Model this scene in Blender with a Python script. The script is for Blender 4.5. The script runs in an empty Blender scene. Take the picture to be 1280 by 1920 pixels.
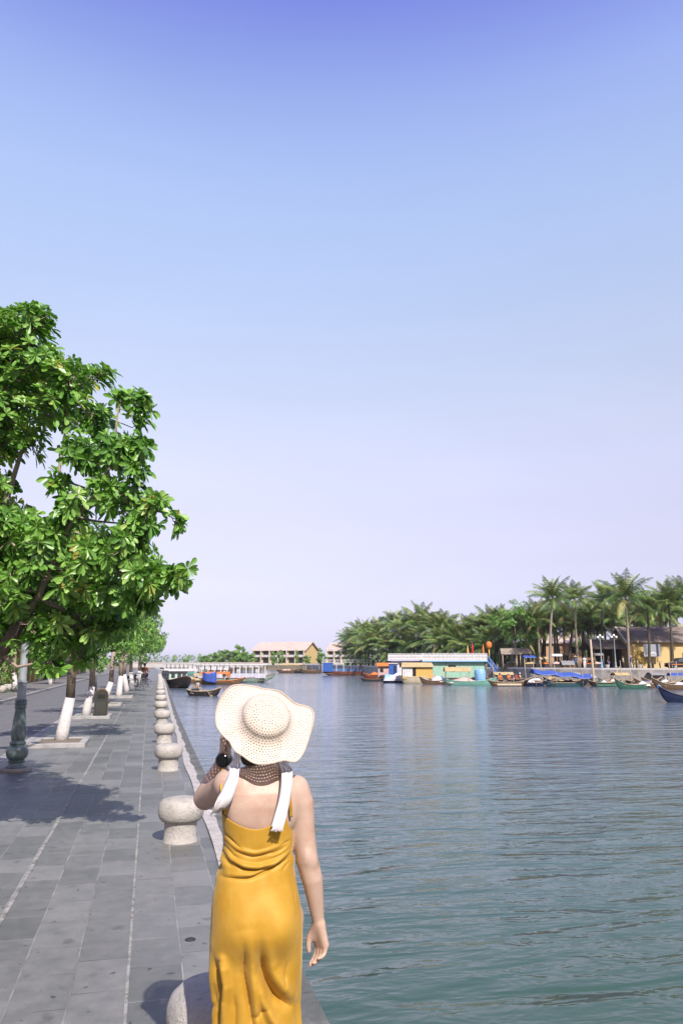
import bpy, math, random
import numpy as np
from mathutils import Vector, Matrix
R = math.radians
rnd = random.Random(7)
rng = np.random.default_rng(11)
scene = bpy.context.scene
COL = scene.collection

# ------------------------------------------------------------------ camera model (also used to survey where things stand)
F = 1443.0; CX, CY, HY, VX, EYE = 640.0, 960.0, 1241.0, 281.0, 1.73
PITCH = math.atan((HY - CY) / F); YAW = math.atan((CX - VX) / (F / math.cos(PITCH)))
_f = np.array([math.sin(YAW) * math.cos(PITCH), math.cos(YAW) * math.cos(PITCH), math.sin(PITCH)])
_r = np.array([math.cos(YAW), -math.sin(YAW), 0.0]); _u = np.cross(_r, _f); _C = np.array([0, 0, EYE])
WATER = -0.9
def _ray(x, y): return _f * F + _r * (x - CX) + _u * (CY - y)
def G(x, y, z=0.0):
    d = _ray(x, y); return _C + d * ((z - EYE) / d[2])
def P(x, y, Y):
    d = _ray(x, y); return _C + d * (Y / d[1])
def PV(x, y, Y): return Vector(P(x, y, Y))

# ------------------------------------------------------------------ object helpers
def tag(o, label=None, cat=None, group=None, kind=None):
    if label: o['label'] = label
    if cat: o['category'] = cat
    if group: o['group'] = group
    if kind: o['kind'] = kind
    return o
def empty(name, loc=(0, 0, 0), rz=0.0):
    o = bpy.data.objects.new(name, None); o.empty_display_size = 0.2
    COL.objects.link(o); o.location = loc; o.rotation_euler = (0, 0, rz); return o
def thing(name, label, cat, loc=(0, 0, 0), rz=0.0, group=None):
    return tag(empty(name, loc, rz), label, cat, group)
def mesh_obj(name, verts, faces, mat, parent=None, smooth=False):
    me = bpy.data.meshes.new(name)
    me.from_pydata([tuple(v) for v in verts] if not isinstance(verts, np.ndarray) else verts.tolist(), [], faces if isinstance(faces, list) else faces.tolist())
    if smooth: me.polygons.foreach_set('use_smooth', [True] * len(me.polygons))
    me.validate()
    o = bpy.data.objects.new(name, me); COL.objects.link(o)
    if mat: me.materials.append(mat)
    if parent: o.parent = parent
    return o
def copy_tree(o, parent=None):
    c = o.copy(); COL.objects.link(c)
    if parent is not None: c.parent = parent
    for ch in list(o.children): copy_tree(ch, c)
    return c

class MB:
    """collects shapes and links them as one mesh object"""
    def __init__(s): s.v = []; s.f = []; s.M = None
    def add(s, vs, fs):
        n = len(s.v)
        for p in vs:
            p = Vector(p)
            s.v.append(tuple(s.M @ p) if s.M is not None else tuple(p))
        s.f += [[i + n for i in f] for f in fs]; return s
    def box(s, x0, x1, y0, y1, z0, z1, bev=0.0):
        if bev <= 0:
            return s.add([(x0,y0,z0),(x1,y0,z0),(x1,y1,z0),(x0,y1,z0),(x0,y0,z1),(x1,y0,z1),(x1,y1,z1),(x0,y1,z1)],
                  [(3,2,1,0),(4,5,6,7),(0,1,5,4),(1,2,6,5),(2,3,7,6),(3,0,4,7)])
        b = bev; vs = []
        for z, i in ((z0, b), (z0 + b, 0), (z1 - b, 0), (z1, b)):
            vs += [(x0+i+(b if i==0 else 0),y0+i,z),(x1-i-(b if i==0 else 0),y0+i,z),(x1-i,y0+i+(b if i==0 else 0),z),(x1-i,y1-i-(b if i==0 else 0),z),
                   (x1-i-(b if i==0 else 0),y1-i,z),(x0+i+(b if i==0 else 0),y1-i,z),(x0+i,y1-i-(b if i==0 else 0),z),(x0+i,y0+i+(b if i==0 else 0),z)]
        fs = [tuple(range(7,-1,-1)), tuple(range(24,32))]
        for k in range(3):
            for j in range(8): fs.append((k*8+j, k*8+(j+1)%8, k*8+8+(j+1)%8, k*8+8+j))
        return s.add(vs, fs)
    def obox(s, c, ax, hx, hy, hz):
        """box centred c, rotated about z by ax"""
        old = s.M; m = Matrix.Translation(Vector(c)) @ Matrix.Rotation(ax, 4, 'Z')
        s.M = (old @ m) if old is not None else m
        s.box(-hx, hx, -hy, hy, -hz, hz); s.M = old; return s
    def tube(s, pts, rad, n=8, cap=True, flat=1.0):
        pts = [Vector(p) for p in pts]
        if not hasattr(rad, '__len__'): rad = [rad] * len(pts)
        vs = []; fs = []; ref = None
        for i, p in enumerate(pts):
            t = (pts[min(i+1, len(pts)-1)] - pts[max(i-1, 0)])
            if t.length < 1e-9: t = Vector((0,0,1))
            t.normalize()
            if ref is None:
                ref = Vector((1,0,0)) if abs(t.x) < 0.8 else Vector((0,1,0))
            a = (ref - t * ref.dot(t)).normalized(); ref = a; b = t.cross(a)
            for k in range(n):
                w = 2*math.pi*k/n
                vs.append(p + (a*math.cos(w) + b*math.sin(w)*flat) * rad[i])
        for i in range(len(pts)-1):
            for k in range(n): fs.append((i*n+k, i*n+(k+1)%n, (i+1)*n+(k+1)%n, (i+1)*n+k))
        if cap:
            fs.append(tuple(range(n-1,-1,-1))); fs.append(tuple((len(pts)-1)*n+k for k in range(n)))
        return s.add(vs, fs)
    def lathe(s, prof, n=24, c=(0,0,0), twist=None):
        vs = []; fs = []
        for i, (r, z) in enumerate(prof):
            for k in range(n):
                w = 2*math.pi*k/n
                rr = r*(twist(w, z) if twist else 1.0)
                vs.append((c[0]+rr*math.cos(w), c[1]+rr*math.sin(w), c[2]+z))
        m = len(prof)
        for i in range(m-1):
            for k in range(n): fs.append((i*n+k, i*n+(k+1)%n, (i+1)*n+(k+1)%n, (i+1)*n+k))
        fs.append(tuple(range(n-1,-1,-1))); fs.append(tuple((m-1)*n+k for k in range(n)))
        return s.add(vs, fs)
    def grid(s, g, closeu=False):
        """g[i][j] points"""
        m = len(g); n = len(g[0]); vs = [p for row in g for p in row]; fs = []
        for i in range(m-1):
            for j in range(n if closeu else n-1):
                fs.append((i*n+j, i*n+(j+1)%n, (i+1)*n+(j+1)%n, (i+1)*n+j))
        return s.add(vs, fs)
    def prism(s, poly, z0, z1):
        n = len(poly); vs = [(x,y,z0) for x,y in poly] + [(x,y,z1) for x,y in poly]
        return s.add(vs, [tuple(range(n-1,-1,-1)), tuple(range(n,2*n))] + [(i,(i+1)%n,n+(i+1)%n,n+i) for i in range(n)])
    def build(s, name, mat, parent=None, smooth=False):
        o = mesh_obj(name, s.v, s.f, mat, parent, smooth)
        if smooth == 'auto' or smooth is True: pass
        return o
def auto_smooth(o, ang=40):
    me = o.data; me.polygons.foreach_set('use_smooth', [True]*len(me.polygons))
    try: me.set_sharp_from_angle(angle=R(ang))
    except Exception: pass
    return o
def bevel(o, w=0.01, seg=2):
    m = o.modifiers.new('bev', 'BEVEL'); m.width = w; m.segments = seg; m.limit_method = 'ANGLE'; m.angle_limit = R(35); return o

# ------------------------------------------------------------------ materials
def lin(r, g, b):
    f = lambda c: (c/255/12.92 if c <= 10.3 else ((c/255+0.055)/1.055)**2.4)
    return (f(r), f(g), f(b), 1.0)
_mats = {}
class NT:
    def __init__(s, m): s.t = m.node_tree; s.n = s.t.nodes; s.l = s.t.links
    def new(s, k, **kw):
        n = s.n.new(k)
        for a, v in kw.items(): setattr(n, a, v)
        return n
    def link(s, a, b): s.l.new(a, b)
    def math(s, op, a, b=None, c=None):
        n = s.n.new('ShaderNodeMath'); n.operation = op
        for i, v in enumerate((a, b, c)):
            if v is None: continue
            if isinstance(v, (int, float)): n.inputs[i].default_value = v
            else: s.l.new(v, n.inputs[i])
        return n.outputs[0]
    def mix(s, fac, a, b, blend='MIX'):
        n = s.n.new('ShaderNodeMix'); n.data_type = 'RGBA'; n.blend_type = blend
        for sock, v in ((n.inputs[0], fac), (n.inputs[6], a), (n.inputs[7], b)):
            if isinstance(v, (int, float)): sock.default_value = v
            elif isinstance(v, tuple): sock.default_value = v
            else: s.l.new(v, sock)
        return n.outputs[2]
    def noise(s, vec, scale, detail=4, rough=0.55, dist=0.0):
        n = s.n.new('ShaderNodeTexNoise'); n.inputs['Scale'].default_value = scale; n.inputs['Detail'].default_value = detail
        n.inputs['Roughness'].default_value = rough; n.inputs['Distortion'].default_value = dist
        if vec is not None: s.l.new(vec, n.inputs['Vector'])
        return n.outputs[0]
    def mapping(s, vec, scale=(1,1,1), rot=(0,0,0), loc=(0,0,0)):
        n = s.n.new('ShaderNodeMapping'); n.inputs['Scale'].default_value = scale; n.inputs['Rotation'].default_value = rot; n.inputs['Location'].default_value = loc
        s.l.new(vec, n.inputs['Vector']); return n.outputs[0]
    def ramp(s, fac, stops):
        n = s.n.new('ShaderNodeValToRGB'); e = n.color_ramp.elements
        while len(e) < len(stops): e.new(0.5)
        for el, (p, c) in zip(e, stops):
            el.position = p; el.color = c if isinstance(c, tuple) else (c, c, c, 1)
        s.l.new(fac, n.inputs[0]); return n.outputs[0]
    def coords(s, which='Object'):
        return s.n.new('ShaderNodeTexCoord').outputs[which]
    def bump(s, h, strength=0.3, dist=0.01):
        n = s.n.new('ShaderNodeBump'); n.inputs['Strength'].default_value = strength; n.inputs['Distance'].default_value = dist
        s.l.new(h, n.inputs['Height']); return n.outputs[0]
def newmat(name):
    m = bpy.data.materials.new(name); m.use_nodes = True
    t = NT(m); b = m.node_tree.nodes['Principled BSDF']; return m, t, b
def mat(name, col, rough=0.6, var=0.15, scale=6.0, bump=0.0, bscale=40.0, metal=0.0, spec=0.5, stain=None, coords='Object'):
    """painted / plain surface with uneven tone, some wear and grain"""
    if name in _mats: return _mats[name]
    m, t, b = newmat(name)
    v = t.coords(coords)
    n1 = t.noise(v, scale, 5, 0.6); n2 = t.noise(v, scale*7, 3, 0.6)
    s = t.math('ADD', t.math('MULTIPLY', n1, 0.7), t.math('MULTIPLY', n2, 0.3))
    lo = tuple(c*(1-var*1.6) for c in col[:3]) + (1,); hi = tuple(min(1, c*(1+var*1.2)) for c in col[:3]) + (1,)
    c = t.ramp(s, [(0.3, lo), (0.5, col), (0.7, hi)])
    if stain:
        k = t.ramp(t.noise(v, scale*1.7, 6, 0.7), [(0.52, 0.0), (0.66, 1.0)])
        c = t.mix(t.math('MULTIPLY', k, stain[1]), c, stain[0])
    t.link(c, b.inputs['Base Color'])
    b.inputs['Roughness'].default_value = rough; b.inputs['Metallic'].default_value = metal; b.inputs['Specular IOR Level'].default_value = spec
    if bump > 0: t.link(t.bump(t.noise(v, bscale, 5, 0.65), 1.0, bump), b.inputs['Normal'])
    _mats[name] = m; return m
EXPO = 0.45
SKYRAMP = [(0.0033, (1.372, 1.291, 1.891, 1)), (0.008, (1.185, 1.134, 1.704, 1)), (0.0141, (1.052, 1.01, 1.549, 1)), (0.0208, (0.92, 0.875, 1.352, 1)), (0.0309, (0.834, 0.767, 1.164, 1)), (0.041, (0.8, 0.708, 1.037, 1)), (0.0546, (0.797, 0.673, 0.932, 1)), (0.075, (0.839, 0.667, 0.842, 1)), (0.0955, (0.909, 0.69, 0.804, 1)), (0.1228, (1.005, 0.729, 0.78, 1)), (0.157, (1.162, 0.816, 0.812, 1)), (0.1979, (1.324, 0.912, 0.854, 1)), (0.2452, (1.555, 1.065, 0.951, 1)), (0.2982, (1.736, 1.212, 1.025, 1)), (0.3496, (1.835, 1.315, 1.102, 1)), (0.4052, (1.966, 1.471, 1.245, 1)), (0.4578, (2.068, 1.597, 1.378, 1)), (0.5073, (2.144, 1.698, 1.504, 1)), (0.5533, (2.149, 1.734, 1.601, 1)), (0.5959, (2.069, 1.685, 1.669, 1)), (0.6349, (1.891, 1.538, 1.699, 1)), (0.6705, (1.609, 1.307, 1.694, 1)), (0.7018, (1.36, 1.082, 1.672, 1)), (1.0, (0.5, 0.45, 0.85, 1))]
# ------------------------------------------------------------------ camera, world, sun
cam = bpy.data.cameras.new('camera'); co = bpy.data.objects.new('camera', cam); COL.objects.link(co)
cam.sensor_fit = 'VERTICAL'; cam.sensor_height = 36.0; cam.lens = F/1920*36.0
cam.clip_start = 0.05; cam.clip_end = 9000
co.location = (0, 0, EYE); co.rotation_euler = (R(90)+PITCH, 0, -YAW)
scene.camera = co
vs = scene.view_settings; vs.view_transform = 'Standard'; vs.look = 'None'; vs.gamma = 1; vs.exposure = EXPO
SUN = Vector((0.13, -1.03, 1.0)).normalized()
sl = bpy.data.lights.new('sun', 'SUN'); sl.energy = 5.0; sl.angle = R(0.5); sl.color = (1.0, 0.93, 0.86)
so = bpy.data.objects.new('sun', sl); COL.objects.link(so); so.rotation_euler = (-SUN).to_track_quat('-Z', 'Y').to_euler()
so.location = (5, -40, 40)
W = bpy.data.worlds.new('World'); scene.world = W; W.use_nodes = True
t = NT(W); bg = t.n['Background']; bg.inputs['Strength'].default_value = 0.15
sky = t.new('ShaderNodeTexSky', sky_type='NISHITA', sun_disc=False)
sky.sun_elevation = math.asin(SUN.z); sky.sun_rotation = math.atan2(SUN.x, SUN.y)
sky.altitude = 0; sky.air_density = 1.0; sky.dust_density = 1.2; sky.ozone_density = 1.5
d = t.coords('Generated'); sep = t.new('ShaderNodeSeparateXYZ'); t.link(d, sep.inputs[0])
tint = t.ramp(sep.outputs[2], SKYRAMP)
side = t.ramp(t.math('ADD', t.math('MULTIPLY', sep.outputs[1], .5), .5), [(.30, .42), (.52, 1.0)])     # the sun's own side of the sky is toned down
veil = t.ramp(t.noise(t.mapping(d, (1.4, 1.4, 5.0)), 1.0, 5, .6, .8), [(.35, .975), (.7, 1.03)])      # the faintest uneven high haze
t.link(t.mix(1.0, t.mix(1.0, t.mix(1.0, sky.outputs[0], tint, 'MULTIPLY'), side, 'MULTIPLY'), veil, 'MULTIPLY'), bg.inputs['Color'])
scene.cycles.use_denoising = True
scene.cycles.max_bounces = 8; scene.cycles.transparent_max_bounces = 16; scene.cycles.caustics_reflective = False; scene.cycles.caustics_refractive = False
# ------------------------------------------------------------------ smooth bodies from distance fields
class Field:
    def __init__(s, lo, hi, h):
        s.lo = np.array(lo, float); s.h = h; s.n = np.ceil((np.array(hi)-s.lo)/h).astype(int)+1
        s.D = np.full(s.n, 1.0, np.float32)
    def _sub(s, lo, hi, pad):
        a = np.clip(np.floor((np.array(lo)-pad-s.lo)/s.h).astype(int), 0, s.n-1); b = np.clip(np.ceil((np.array(hi)+pad-s.lo)/s.h).astype(int)+1, 1, s.n)
        if np.any(b <= a): return None, None
        sl = tuple(slice(a[i], b[i]) for i in range(3))
        ax = [s.lo[i]+s.h*np.arange(a[i], b[i], dtype=np.float32) for i in range(3)]
        return sl, np.meshgrid(*ax, indexing='ij')
    def _merge(s, sl, d, k):
        a = s.D[sl]
        if k > 0:
            hh = np.maximum(k-np.abs(a-d), 0)/k; s.D[sl] = np.minimum(a, d)-hh*hh*k*0.25
        else: s.D[sl] = np.minimum(a, d)
    def cap(s, p, q, r0, r1, k=0.02, sub=False):
        p = np.array(p, float); q = np.array(q, float); r = max(r0, r1)
        sl, g = s._sub(np.minimum(p, q)-r, np.maximum(p, q)+r, k+2*s.h)
        if sl is None: return s
        ba = q-p; L2 = max(float(ba@ba), 1e-9)
        t = np.clip(((g[0]-p[0])*ba[0]+(g[1]-p[1])*ba[1]+(g[2]-p[2])*ba[2])/L2, 0, 1)
        d = np.sqrt((g[0]-p[0]-t*ba[0])**2+(g[1]-p[1]-t*ba[1])**2+(g[2]-p[2]-t*ba[2])**2)-(r0+(r1-r0)*t)
        if sub: s._carve(sl, d, k)
        else: s._merge(sl, d, k)
        return s
    def chain(s, pts, rs, k=0.02):
        """a limb: one tapered sweep along pts, blended into what is there with k"""
        pts = np.array(pts, float); r = max(rs)
        sl, g = s._sub(pts.min(0)-r, pts.max(0)+r, k+2*s.h)
        if sl is None: return s
        best = None
        for i in range(len(pts)-1):
            p, ba = pts[i], pts[i+1]-pts[i]; L2 = max(float(ba@ba), 1e-9)
            t = np.clip(((g[0]-p[0])*ba[0]+(g[1]-p[1])*ba[1]+(g[2]-p[2])*ba[2])/L2, 0, 1)
            d = np.sqrt((g[0]-p[0]-t*ba[0])**2+(g[1]-p[1]-t*ba[1])**2+(g[2]-p[2]-t*ba[2])**2)-(rs[i]+(rs[i+1]-rs[i])*t)
            best = d if best is None else np.minimum(best, d)
        s._merge(sl, best, k); return s
    def ell(s, c, r, k=0.02, rot=None, sub=False):
        c = np.array(c, float); r = np.array(r, float); m = r.max()
        sl, g = s._sub(c-m, c+m, k+2*s.h)
        if sl is None: return s
        x, y, z = g[0]-c[0], g[1]-c[1], g[2]-c[2]
        if rot is not None:
            M = np.array(rot.to_3x3().transposed()); x, y, z = (M[i,0]*x+M[i,1]*y+M[i,2]*z for i in range(3))
        q = np.sqrt((x/r[0])**2+(y/r[1])**2+(z/r[2])**2); q2 = np.sqrt((x/r[0]**2)**2+(y/r[1]**2)**2+(z/r[2]**2)**2)
        d = q*(q-1)/np.maximum(q2, 1e-6)
        if sub: s._carve(sl, d, k)
        else: s._merge(sl, d, k)
        return s
    def _carve(s, sl, d, k):
        a = s.D[sl]; hh = np.maximum(k-np.abs(a+d), 0)/max(k, 1e-6); s.D[sl] = np.maximum(a, -d)+hh*hh*k*0.25
    def trunk(s, rows, k=0.03, p=2.2):
        """rows of (z, cx, cy, half width, half depth back, half depth front): a torso of smoothly varying sections"""
        rows = np.array(rows, float); z0, z1 = rows[0,0], rows[-1,0]; m = rows[:,3:].max()
        sl, g = s._sub([rows[:,1].min()-m, rows[:,2].min()-m, z0], [rows[:,1].max()+m, rows[:,2].max()+m, z1], k+2*s.h)
        z = g[2][0,0,:]; I = [np.interp(z, rows[:,0], rows[:,j]).astype(np.float32)[None,None,:] for j in range(1, 6)]
        x = g[0]-I[0]; y = g[1]-I[1]; b = np.where(y < 0, I[3], I[4])
        d = ((np.abs(x)/I[2])**p+(np.abs(y)/b)**p)**(1/p)-1
        d = d*np.minimum(I[2], b)
        d = np.maximum(d, np.maximum(z0-g[2], g[2]-z1)); s._merge(sl, d, k); return s
    def nets(s):
        D = s.D; n = D.shape; S = D < 0
        cnt = np.zeros(np.array(n)-1, np.int8)
        for dx in (0,1):
            for dy in (0,1):
                for dz in (0,1): cnt += S[dx:n[0]-1+dx, dy:n[1]-1+dy, dz:n[2]-1+dz]
        act = (cnt > 0) & (cnt < 8); idx = np.full(act.shape, -1, np.int64); ii = np.argwhere(act); idx[act] = np.arange(len(ii))
        acc = np.zeros((len(ii), 3)); wt = np.zeros(len(ii))
        cs = [(a,b,c) for a in (0,1) for b in (0,1) for c in (0,1)]
        val = {c: D[ii[:,0]+c[0], ii[:,1]+c[1], ii[:,2]+c[2]].astype(float) for c in cs}
        for c in cs:
            for ax in range(3):
                if c[ax]: continue
                e = list(c); e[ax] = 1; e = tuple(e); a, b = val[c], val[e]; m = (a < 0) != (b < 0)
                t = np.where(m, a/np.where(m, a-b, 1), 0); pt = np.repeat(np.array(c, float)[None], len(ii), 0); pt[:,ax] = t
                acc[m] += pt[m]; wt[m] += 1
        V = (ii+acc/wt[:,None])*s.h+s.lo; Fs = []
        for ax in range(3):
            o1, o2 = (ax+1)%3, (ax+2)%3
            sa = [slice(1, n[i]-1) for i in range(3)]; sb = list(sa); sa[ax] = slice(0, n[ax]-1); sb[ax] = slice(1, n[ax])
            ed = np.argwhere(S[tuple(sa)] != S[tuple(sb)])
            if len(ed) == 0: continue
            off = np.array([1,1,1]); off[ax] = 0; ed = ed+off
            ins = S[tuple(ed.T)]
            def cell(d1, d2):
                c = ed.copy(); c[:,o1] -= d1; c[:,o2] -= d2; return idx[tuple(c.T)]
            q = np.stack([cell(1,1), cell(0,1), cell(0,0), cell(1,0)], 1); q[~ins] = q[~ins][:, ::-1]; Fs.append(q)
        Fq = np.concatenate(Fs); Fq = Fq[(Fq >= 0).all(1)]
        return V, Fq
    def obj(s, name, m, parent, smooth=2):
        V, Fq = s.nets(); o = mesh_obj(name, V, Fq, m, parent, True)
        if smooth:
            md = o.modifiers.new('soft', 'SMOOTH'); md.factor = 0.5; md.iterations = smooth
        return o

# ------------------------------------------------------------------ the walking woman
WX, WY = 0.43, 3.0
woman = thing('person', 'woman in a mustard satin slip dress and wavy straw hat walking along the quay', 'person', (WX, WY, 0))
def L(px, py, Y=3.0):
    p = P(px, py, Y); return np.array([p[0]-WX, p[1]-WY, p[2]])

def skin_mat(name='skin', tone=(0.455, 0.325, 0.252)):
    m, t, b = newmat(name); v = t.coords()
    n = t.noise(v, 11, 6, 0.7); n2 = t.noise(v, 130, 4, 0.7)
    c = t.ramp(n, [(0.3, (tone[0]*.90, tone[1]*.80, tone[2]*.76, 1)), (0.55, tone+(1,)), (0.75, (tone[0]*1.05, tone[1]*1.03, tone[2]*1.0, 1))])
    t.link(c, b.inputs['Base Color']); b.inputs['Roughness'].default_value = 0.48
    b.inputs['Subsurface Weight'].default_value = 0.3; b.inputs['Subsurface Radius'].default_value = (0.02, 0.008, 0.004); b.inputs['Subsurface Scale'].default_value = 0.4
    t.link(t.bump(n2, 0.5, 0.002), b.inputs['Normal']); return m
SKIN = skin_mat()
fd = Field((-0.30, -0.26, -0.02), (0.31, 0.46, 1.62), 0.0042)
# torso: (z, cx, cy, half width, back depth, front depth)
fd.trunk([(0.70, -.01, 0.03, .135, .085, .09), (0.78, -.012, 0.03, .142, .098, .095), (0.86, -.01, .03, .138, .095, .092), (0.95, .0, .03, .135, .078, .088),
          (1.02, .0, .03, .118, .068, .084), (1.08, .002, .025, .120, .070, .09), (1.15, .004, .02, .133, .075, .105), (1.21, .005, .018, .145, .078, .10),
          (1.255, .006, .02, .148, .074, .08), (1.285, .006, .022, .128, .062, .066), (1.315, .006, .024, .085, .052, .055), (1.345, .006, .028, .056, .048, .05)], k=0.03)
# trapezius, scapulae, spine groove, neck
neck = np.array([0.006, 0.035, 1.36])
fd.cap((0.006, .035, 1.28), neck, .055, .047, .03); fd.cap(neck, (0.0, .05, 1.43), .047, .05, .02)
for sx in (-1, 1): fd.ell((sx*.078+.005, -.025, 1.205), (.048, .026, .065), .04)
fd.cap((.006, -.088, 1.03), (.006, -.084, 1.25), .019, .013, .022, sub=True)
# head
fd.ell((0.0, .05, 1.475), (.074, .092, .098), .02); fd.ell((0, .085, 1.405), (.054, .055, .055), .03); fd.ell((0, .105, 1.372), (.026, .028, .02), .03)
fd.cap((0, .145, 1.465), (0, .158, 1.428), .008, .013, .014)
for sx in (-1, 1):
    fd.ell((sx*.031, .143, 1.472), (.017, .012, .010), .012, sub=True); fd.ell((sx*.031, .128, 1.470), (.013, .012, .010), .003)
    fd.ell((sx*.076, .045, 1.455), (.010, .020, .030), .008)
    fd.ell((sx*.030, .135, 1.492), (.022, .010, .006), .010)
fd.ell((0, .139, 1.403), (.022, .011, .0055), .004); fd.ell((0, .136, 1.393), (.018, .011, .006), .004)
# right arm hanging (measured down its centre line)
ra = [L(555,1478,3.02), L(566,1505,3.01), L(570.5,1560,3.005), L(576,1612,3.0), L(585.5,1648,3.0), L(591.5,1690,3.01), L(597,1730,3.02)]
fd.chain(ra, [.048, .044, .0395, .0395, .0385, .030, .0215], .02)
fd.ell(L(584,1614,2.975), (.018,.015,.022), .02); fd.ell(L(576,1606,2.972), (.012,.012,.02), .02)
# right hand: d down the hand, pn out of the palm, tx towards the thumb
W_ = ra[-1]; d = np.array([.13, .02, -1.0]); d /= np.linalg.norm(d); pn = np.array([-.86, -.5, -.1]); pn -= d*(pn@d); pn /= np.linalg.norm(pn); tx = np.cross(d, pn)
if tx[1] < 0: tx = -tx
def H(a, b, c): return W_+d*a+tx*b+pn*c
for b_, w_ in ((-.022, .012), (-.008, .0135), (.008, .0135), (.022, .013)):
    fd.cap(H(.006, b_*.55, 0), H(.075, b_*1.08, -.003), .015, w_, .014)
fd.cap(H(.02, .012, .006), H(.05, .026, .012), .015, .012, .015)                      # ball of the thumb
for b_, l1, l2, l3, r0, curl in ((.0255, .036, .023, .019, .0088, .55), (.0085, .040, .026, .020, .0090, .70), (-.0085, .037, .024, .019, .0084, .82), (-.025, .029, .018, .016, .0074, .92)):
    p0 = H(.074, b_, -.004); a1 = curl*.5; a2 = curl*1.35; a3 = curl*1.9
    e = lambda a: d*math.cos(a)+pn*math.sin(a)+tx*b_*1.2
    p1 = p0+e(a1)*l1; p2 = p1+e(a2)*l2; p3 = p2+e(a3)*l3
    fd.chain([p0, p1, p2, p3], [r0+.0012, r0, r0*.92, r0*.8], .005)
q0 = H(.022, .020, .010); q1 = H(.050, .034, .024); q2 = H(.074, .036, .030); q3 = H(.094, .034, .032)
fd.chain([q0, q1, q2, q3], [.0135, .011, .0098, .0085], .008)
# left arm raised to the brim
S_ = L(428,1470,3.02); E_ = L(385,1496,3.23); K_ = L(422,1420,3.18)
fd.cap(L(452,1470,3.02), S_, .058, .050, .03)
fd.chain([S_, S_*.5+E_*.5+np.array([0,0,-.004]), E_], [.050, .047, .043], .02)
fd.chain([E_, E_*.66+K_*.34+np.array([-.004,0,0]), K_], [.041, .037, .0235], .015)
dh = np.array([.02, -.03, 1.0]); dh /= np.linalg.norm(dh); pl = np.array([.8, -.55, .0]); pl -= dh*(pl@dh); pl /= np.linalg.norm(pl); tl = np.cross(pl, dh)
def HL(a, b, c): return K_+dh*a+tl*b+pl*c
for b_ in (-.022, -.007, .008, .022): fd.cap(HL(.006, b_*.6, 0), HL(.074, b_, 0), .015, .0125, .014)
for b_, l, r0 in ((.024, .034, .0085), (.008, .038, .0088), (-.008, .036, .0083), (-.023, .028, .0074)):
    p0 = HL(.072, b_, -.002); e = lambda a: dh*math.cos(a)+pl*math.sin(a)
    p1 = p0+e(.55)*l; p2 = p1+e(1.15)*l*.65; p3 = p2+e(1.7)*l*.5; fd.chain([p0, p1, p2, p3], [r0, r0*.95, r0*.9, r0*.8], .005)
fd.chain([HL(.02, .018, .004), HL(.045, .034, .014), HL(.064, .036, .022), HL(.084, .033, .028)], [.013, .011, .0098, .0085], .008)
# legs and feet, mid-stride on the paving
for sx, ky, fy in ((-1, .05, .09), (1, .01, -.015)):
    hip = (sx*.078, .03, .80); kn = (sx*.07, ky+.03, .44); an = (sx*.065, fy, .075)
    fd.chain([hip, (sx*.076, .035+ky*.5, .62), kn, (sx*.068, (ky+fy)*.5, .32), an], [.088, .072, .049, .047, .030], .02)
    fd.ell((sx*.067, fy+.055, .024), (.036, .105, .026), .02); fd.ell((sx*.066, fy-.01, .03), (.028, .035, .032), .02)
    for j in range(5):
        fd.ell((sx*(.045+j*.0115), fy+.158-j*.008-(.006 if j==0 else 0), .014), (.0075 if j else .011, .018, .012), .004)
body = fd.obj('body', SKIN, woman, 3)

# hair: cap under the hat and a short nape
hd = Field((-.12, -.10, 1.35), (.12, .2, 1.60), .005)
hd.ell((0, .04, 1.485), (.083, .092, .103), .02); hd.ell((0, .0, 1.425), (.062, .045, .055), .03); hd.cap((-.055, .005, 1.40), (.03, -.008, 1.392), .030, .027, .03); hd.cap((-.058, .0, 1.372), (-.005, -.014, 1.378), .024, .022, .02)
hd.ell((0, .165, 1.44), (.07, .075, .075), .02, sub=True)
HAIR, t, b = newmat('dark_hair'); v = t.mapping(t.coords(), (160, 160, 6))
t.link(t.ramp(t.noise(v, 1, 4), [(.3, (.006, .004, .003, 1)), (.7, (.03, .018, .012, 1))]), b.inputs['Base Color']); b.inputs['Roughness'].default_value = .45
t.link(t.bump(t.noise(v, 1, 3), .5, .004), b.inputs['Normal'])
hd.obj('hair', HAIR, woman, 2)

# dress -------------------------------------------------------------
SATIN, t, b = newmat('mustard_satin'); v = t.coords()
n = t.noise(v, 14, 4); fine = t.noise(t.mapping(v, (900, 900, 300)), 1, 2)
t.link(t.ramp(n, [(.35, (.385, .207, .020, 1)), (.65, (.44, .250, .034, 1))]), b.inputs['Base Color'])
b.inputs['Roughness'].default_value = .54; b.inputs['Specular IOR Level'].default_value = .42; b.inputs['Specular Tint'].default_value = (1, .86, .55, 1)
b.inputs['Sheen Weight'].default_value = .3; b.inputs['Sheen Roughness'].default_value = .4; b.inputs['Sheen Tint'].default_value = (1, .85, .5, 1)
b.inputs['Anisotropic'].default_value = .3
cr1 = t.math('ABSOLUTE', t.math('SUBTRACT', t.noise(t.mapping(v, (13, 13, 5), (0, R(18), 0)), 1, 3, .5, .6), .5)); cr2 = t.math('ABSOLUTE', t.math('SUBTRACT', t.noise(t.mapping(v, (22, 22, 11), (0, R(-35), 0)), 1, 3, .5, .4), .5))
crs = t.math('ADD', t.math('MINIMUM', t.math('MULTIPLY', cr1, 5.0), .8), t.math('MINIMUM', t.math('MULTIPLY', cr2, 4.0), .5))
t.link(t.bump(t.math('ADD', t.math('MULTIPLY', fine, .12), t.math('ADD', crs, t.math('MULTIPLY', t.noise(t.mapping(v, (60, 60, 22)), 1, 4, .6), .3))), .22, .0022), b.inputs['Normal'])
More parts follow.
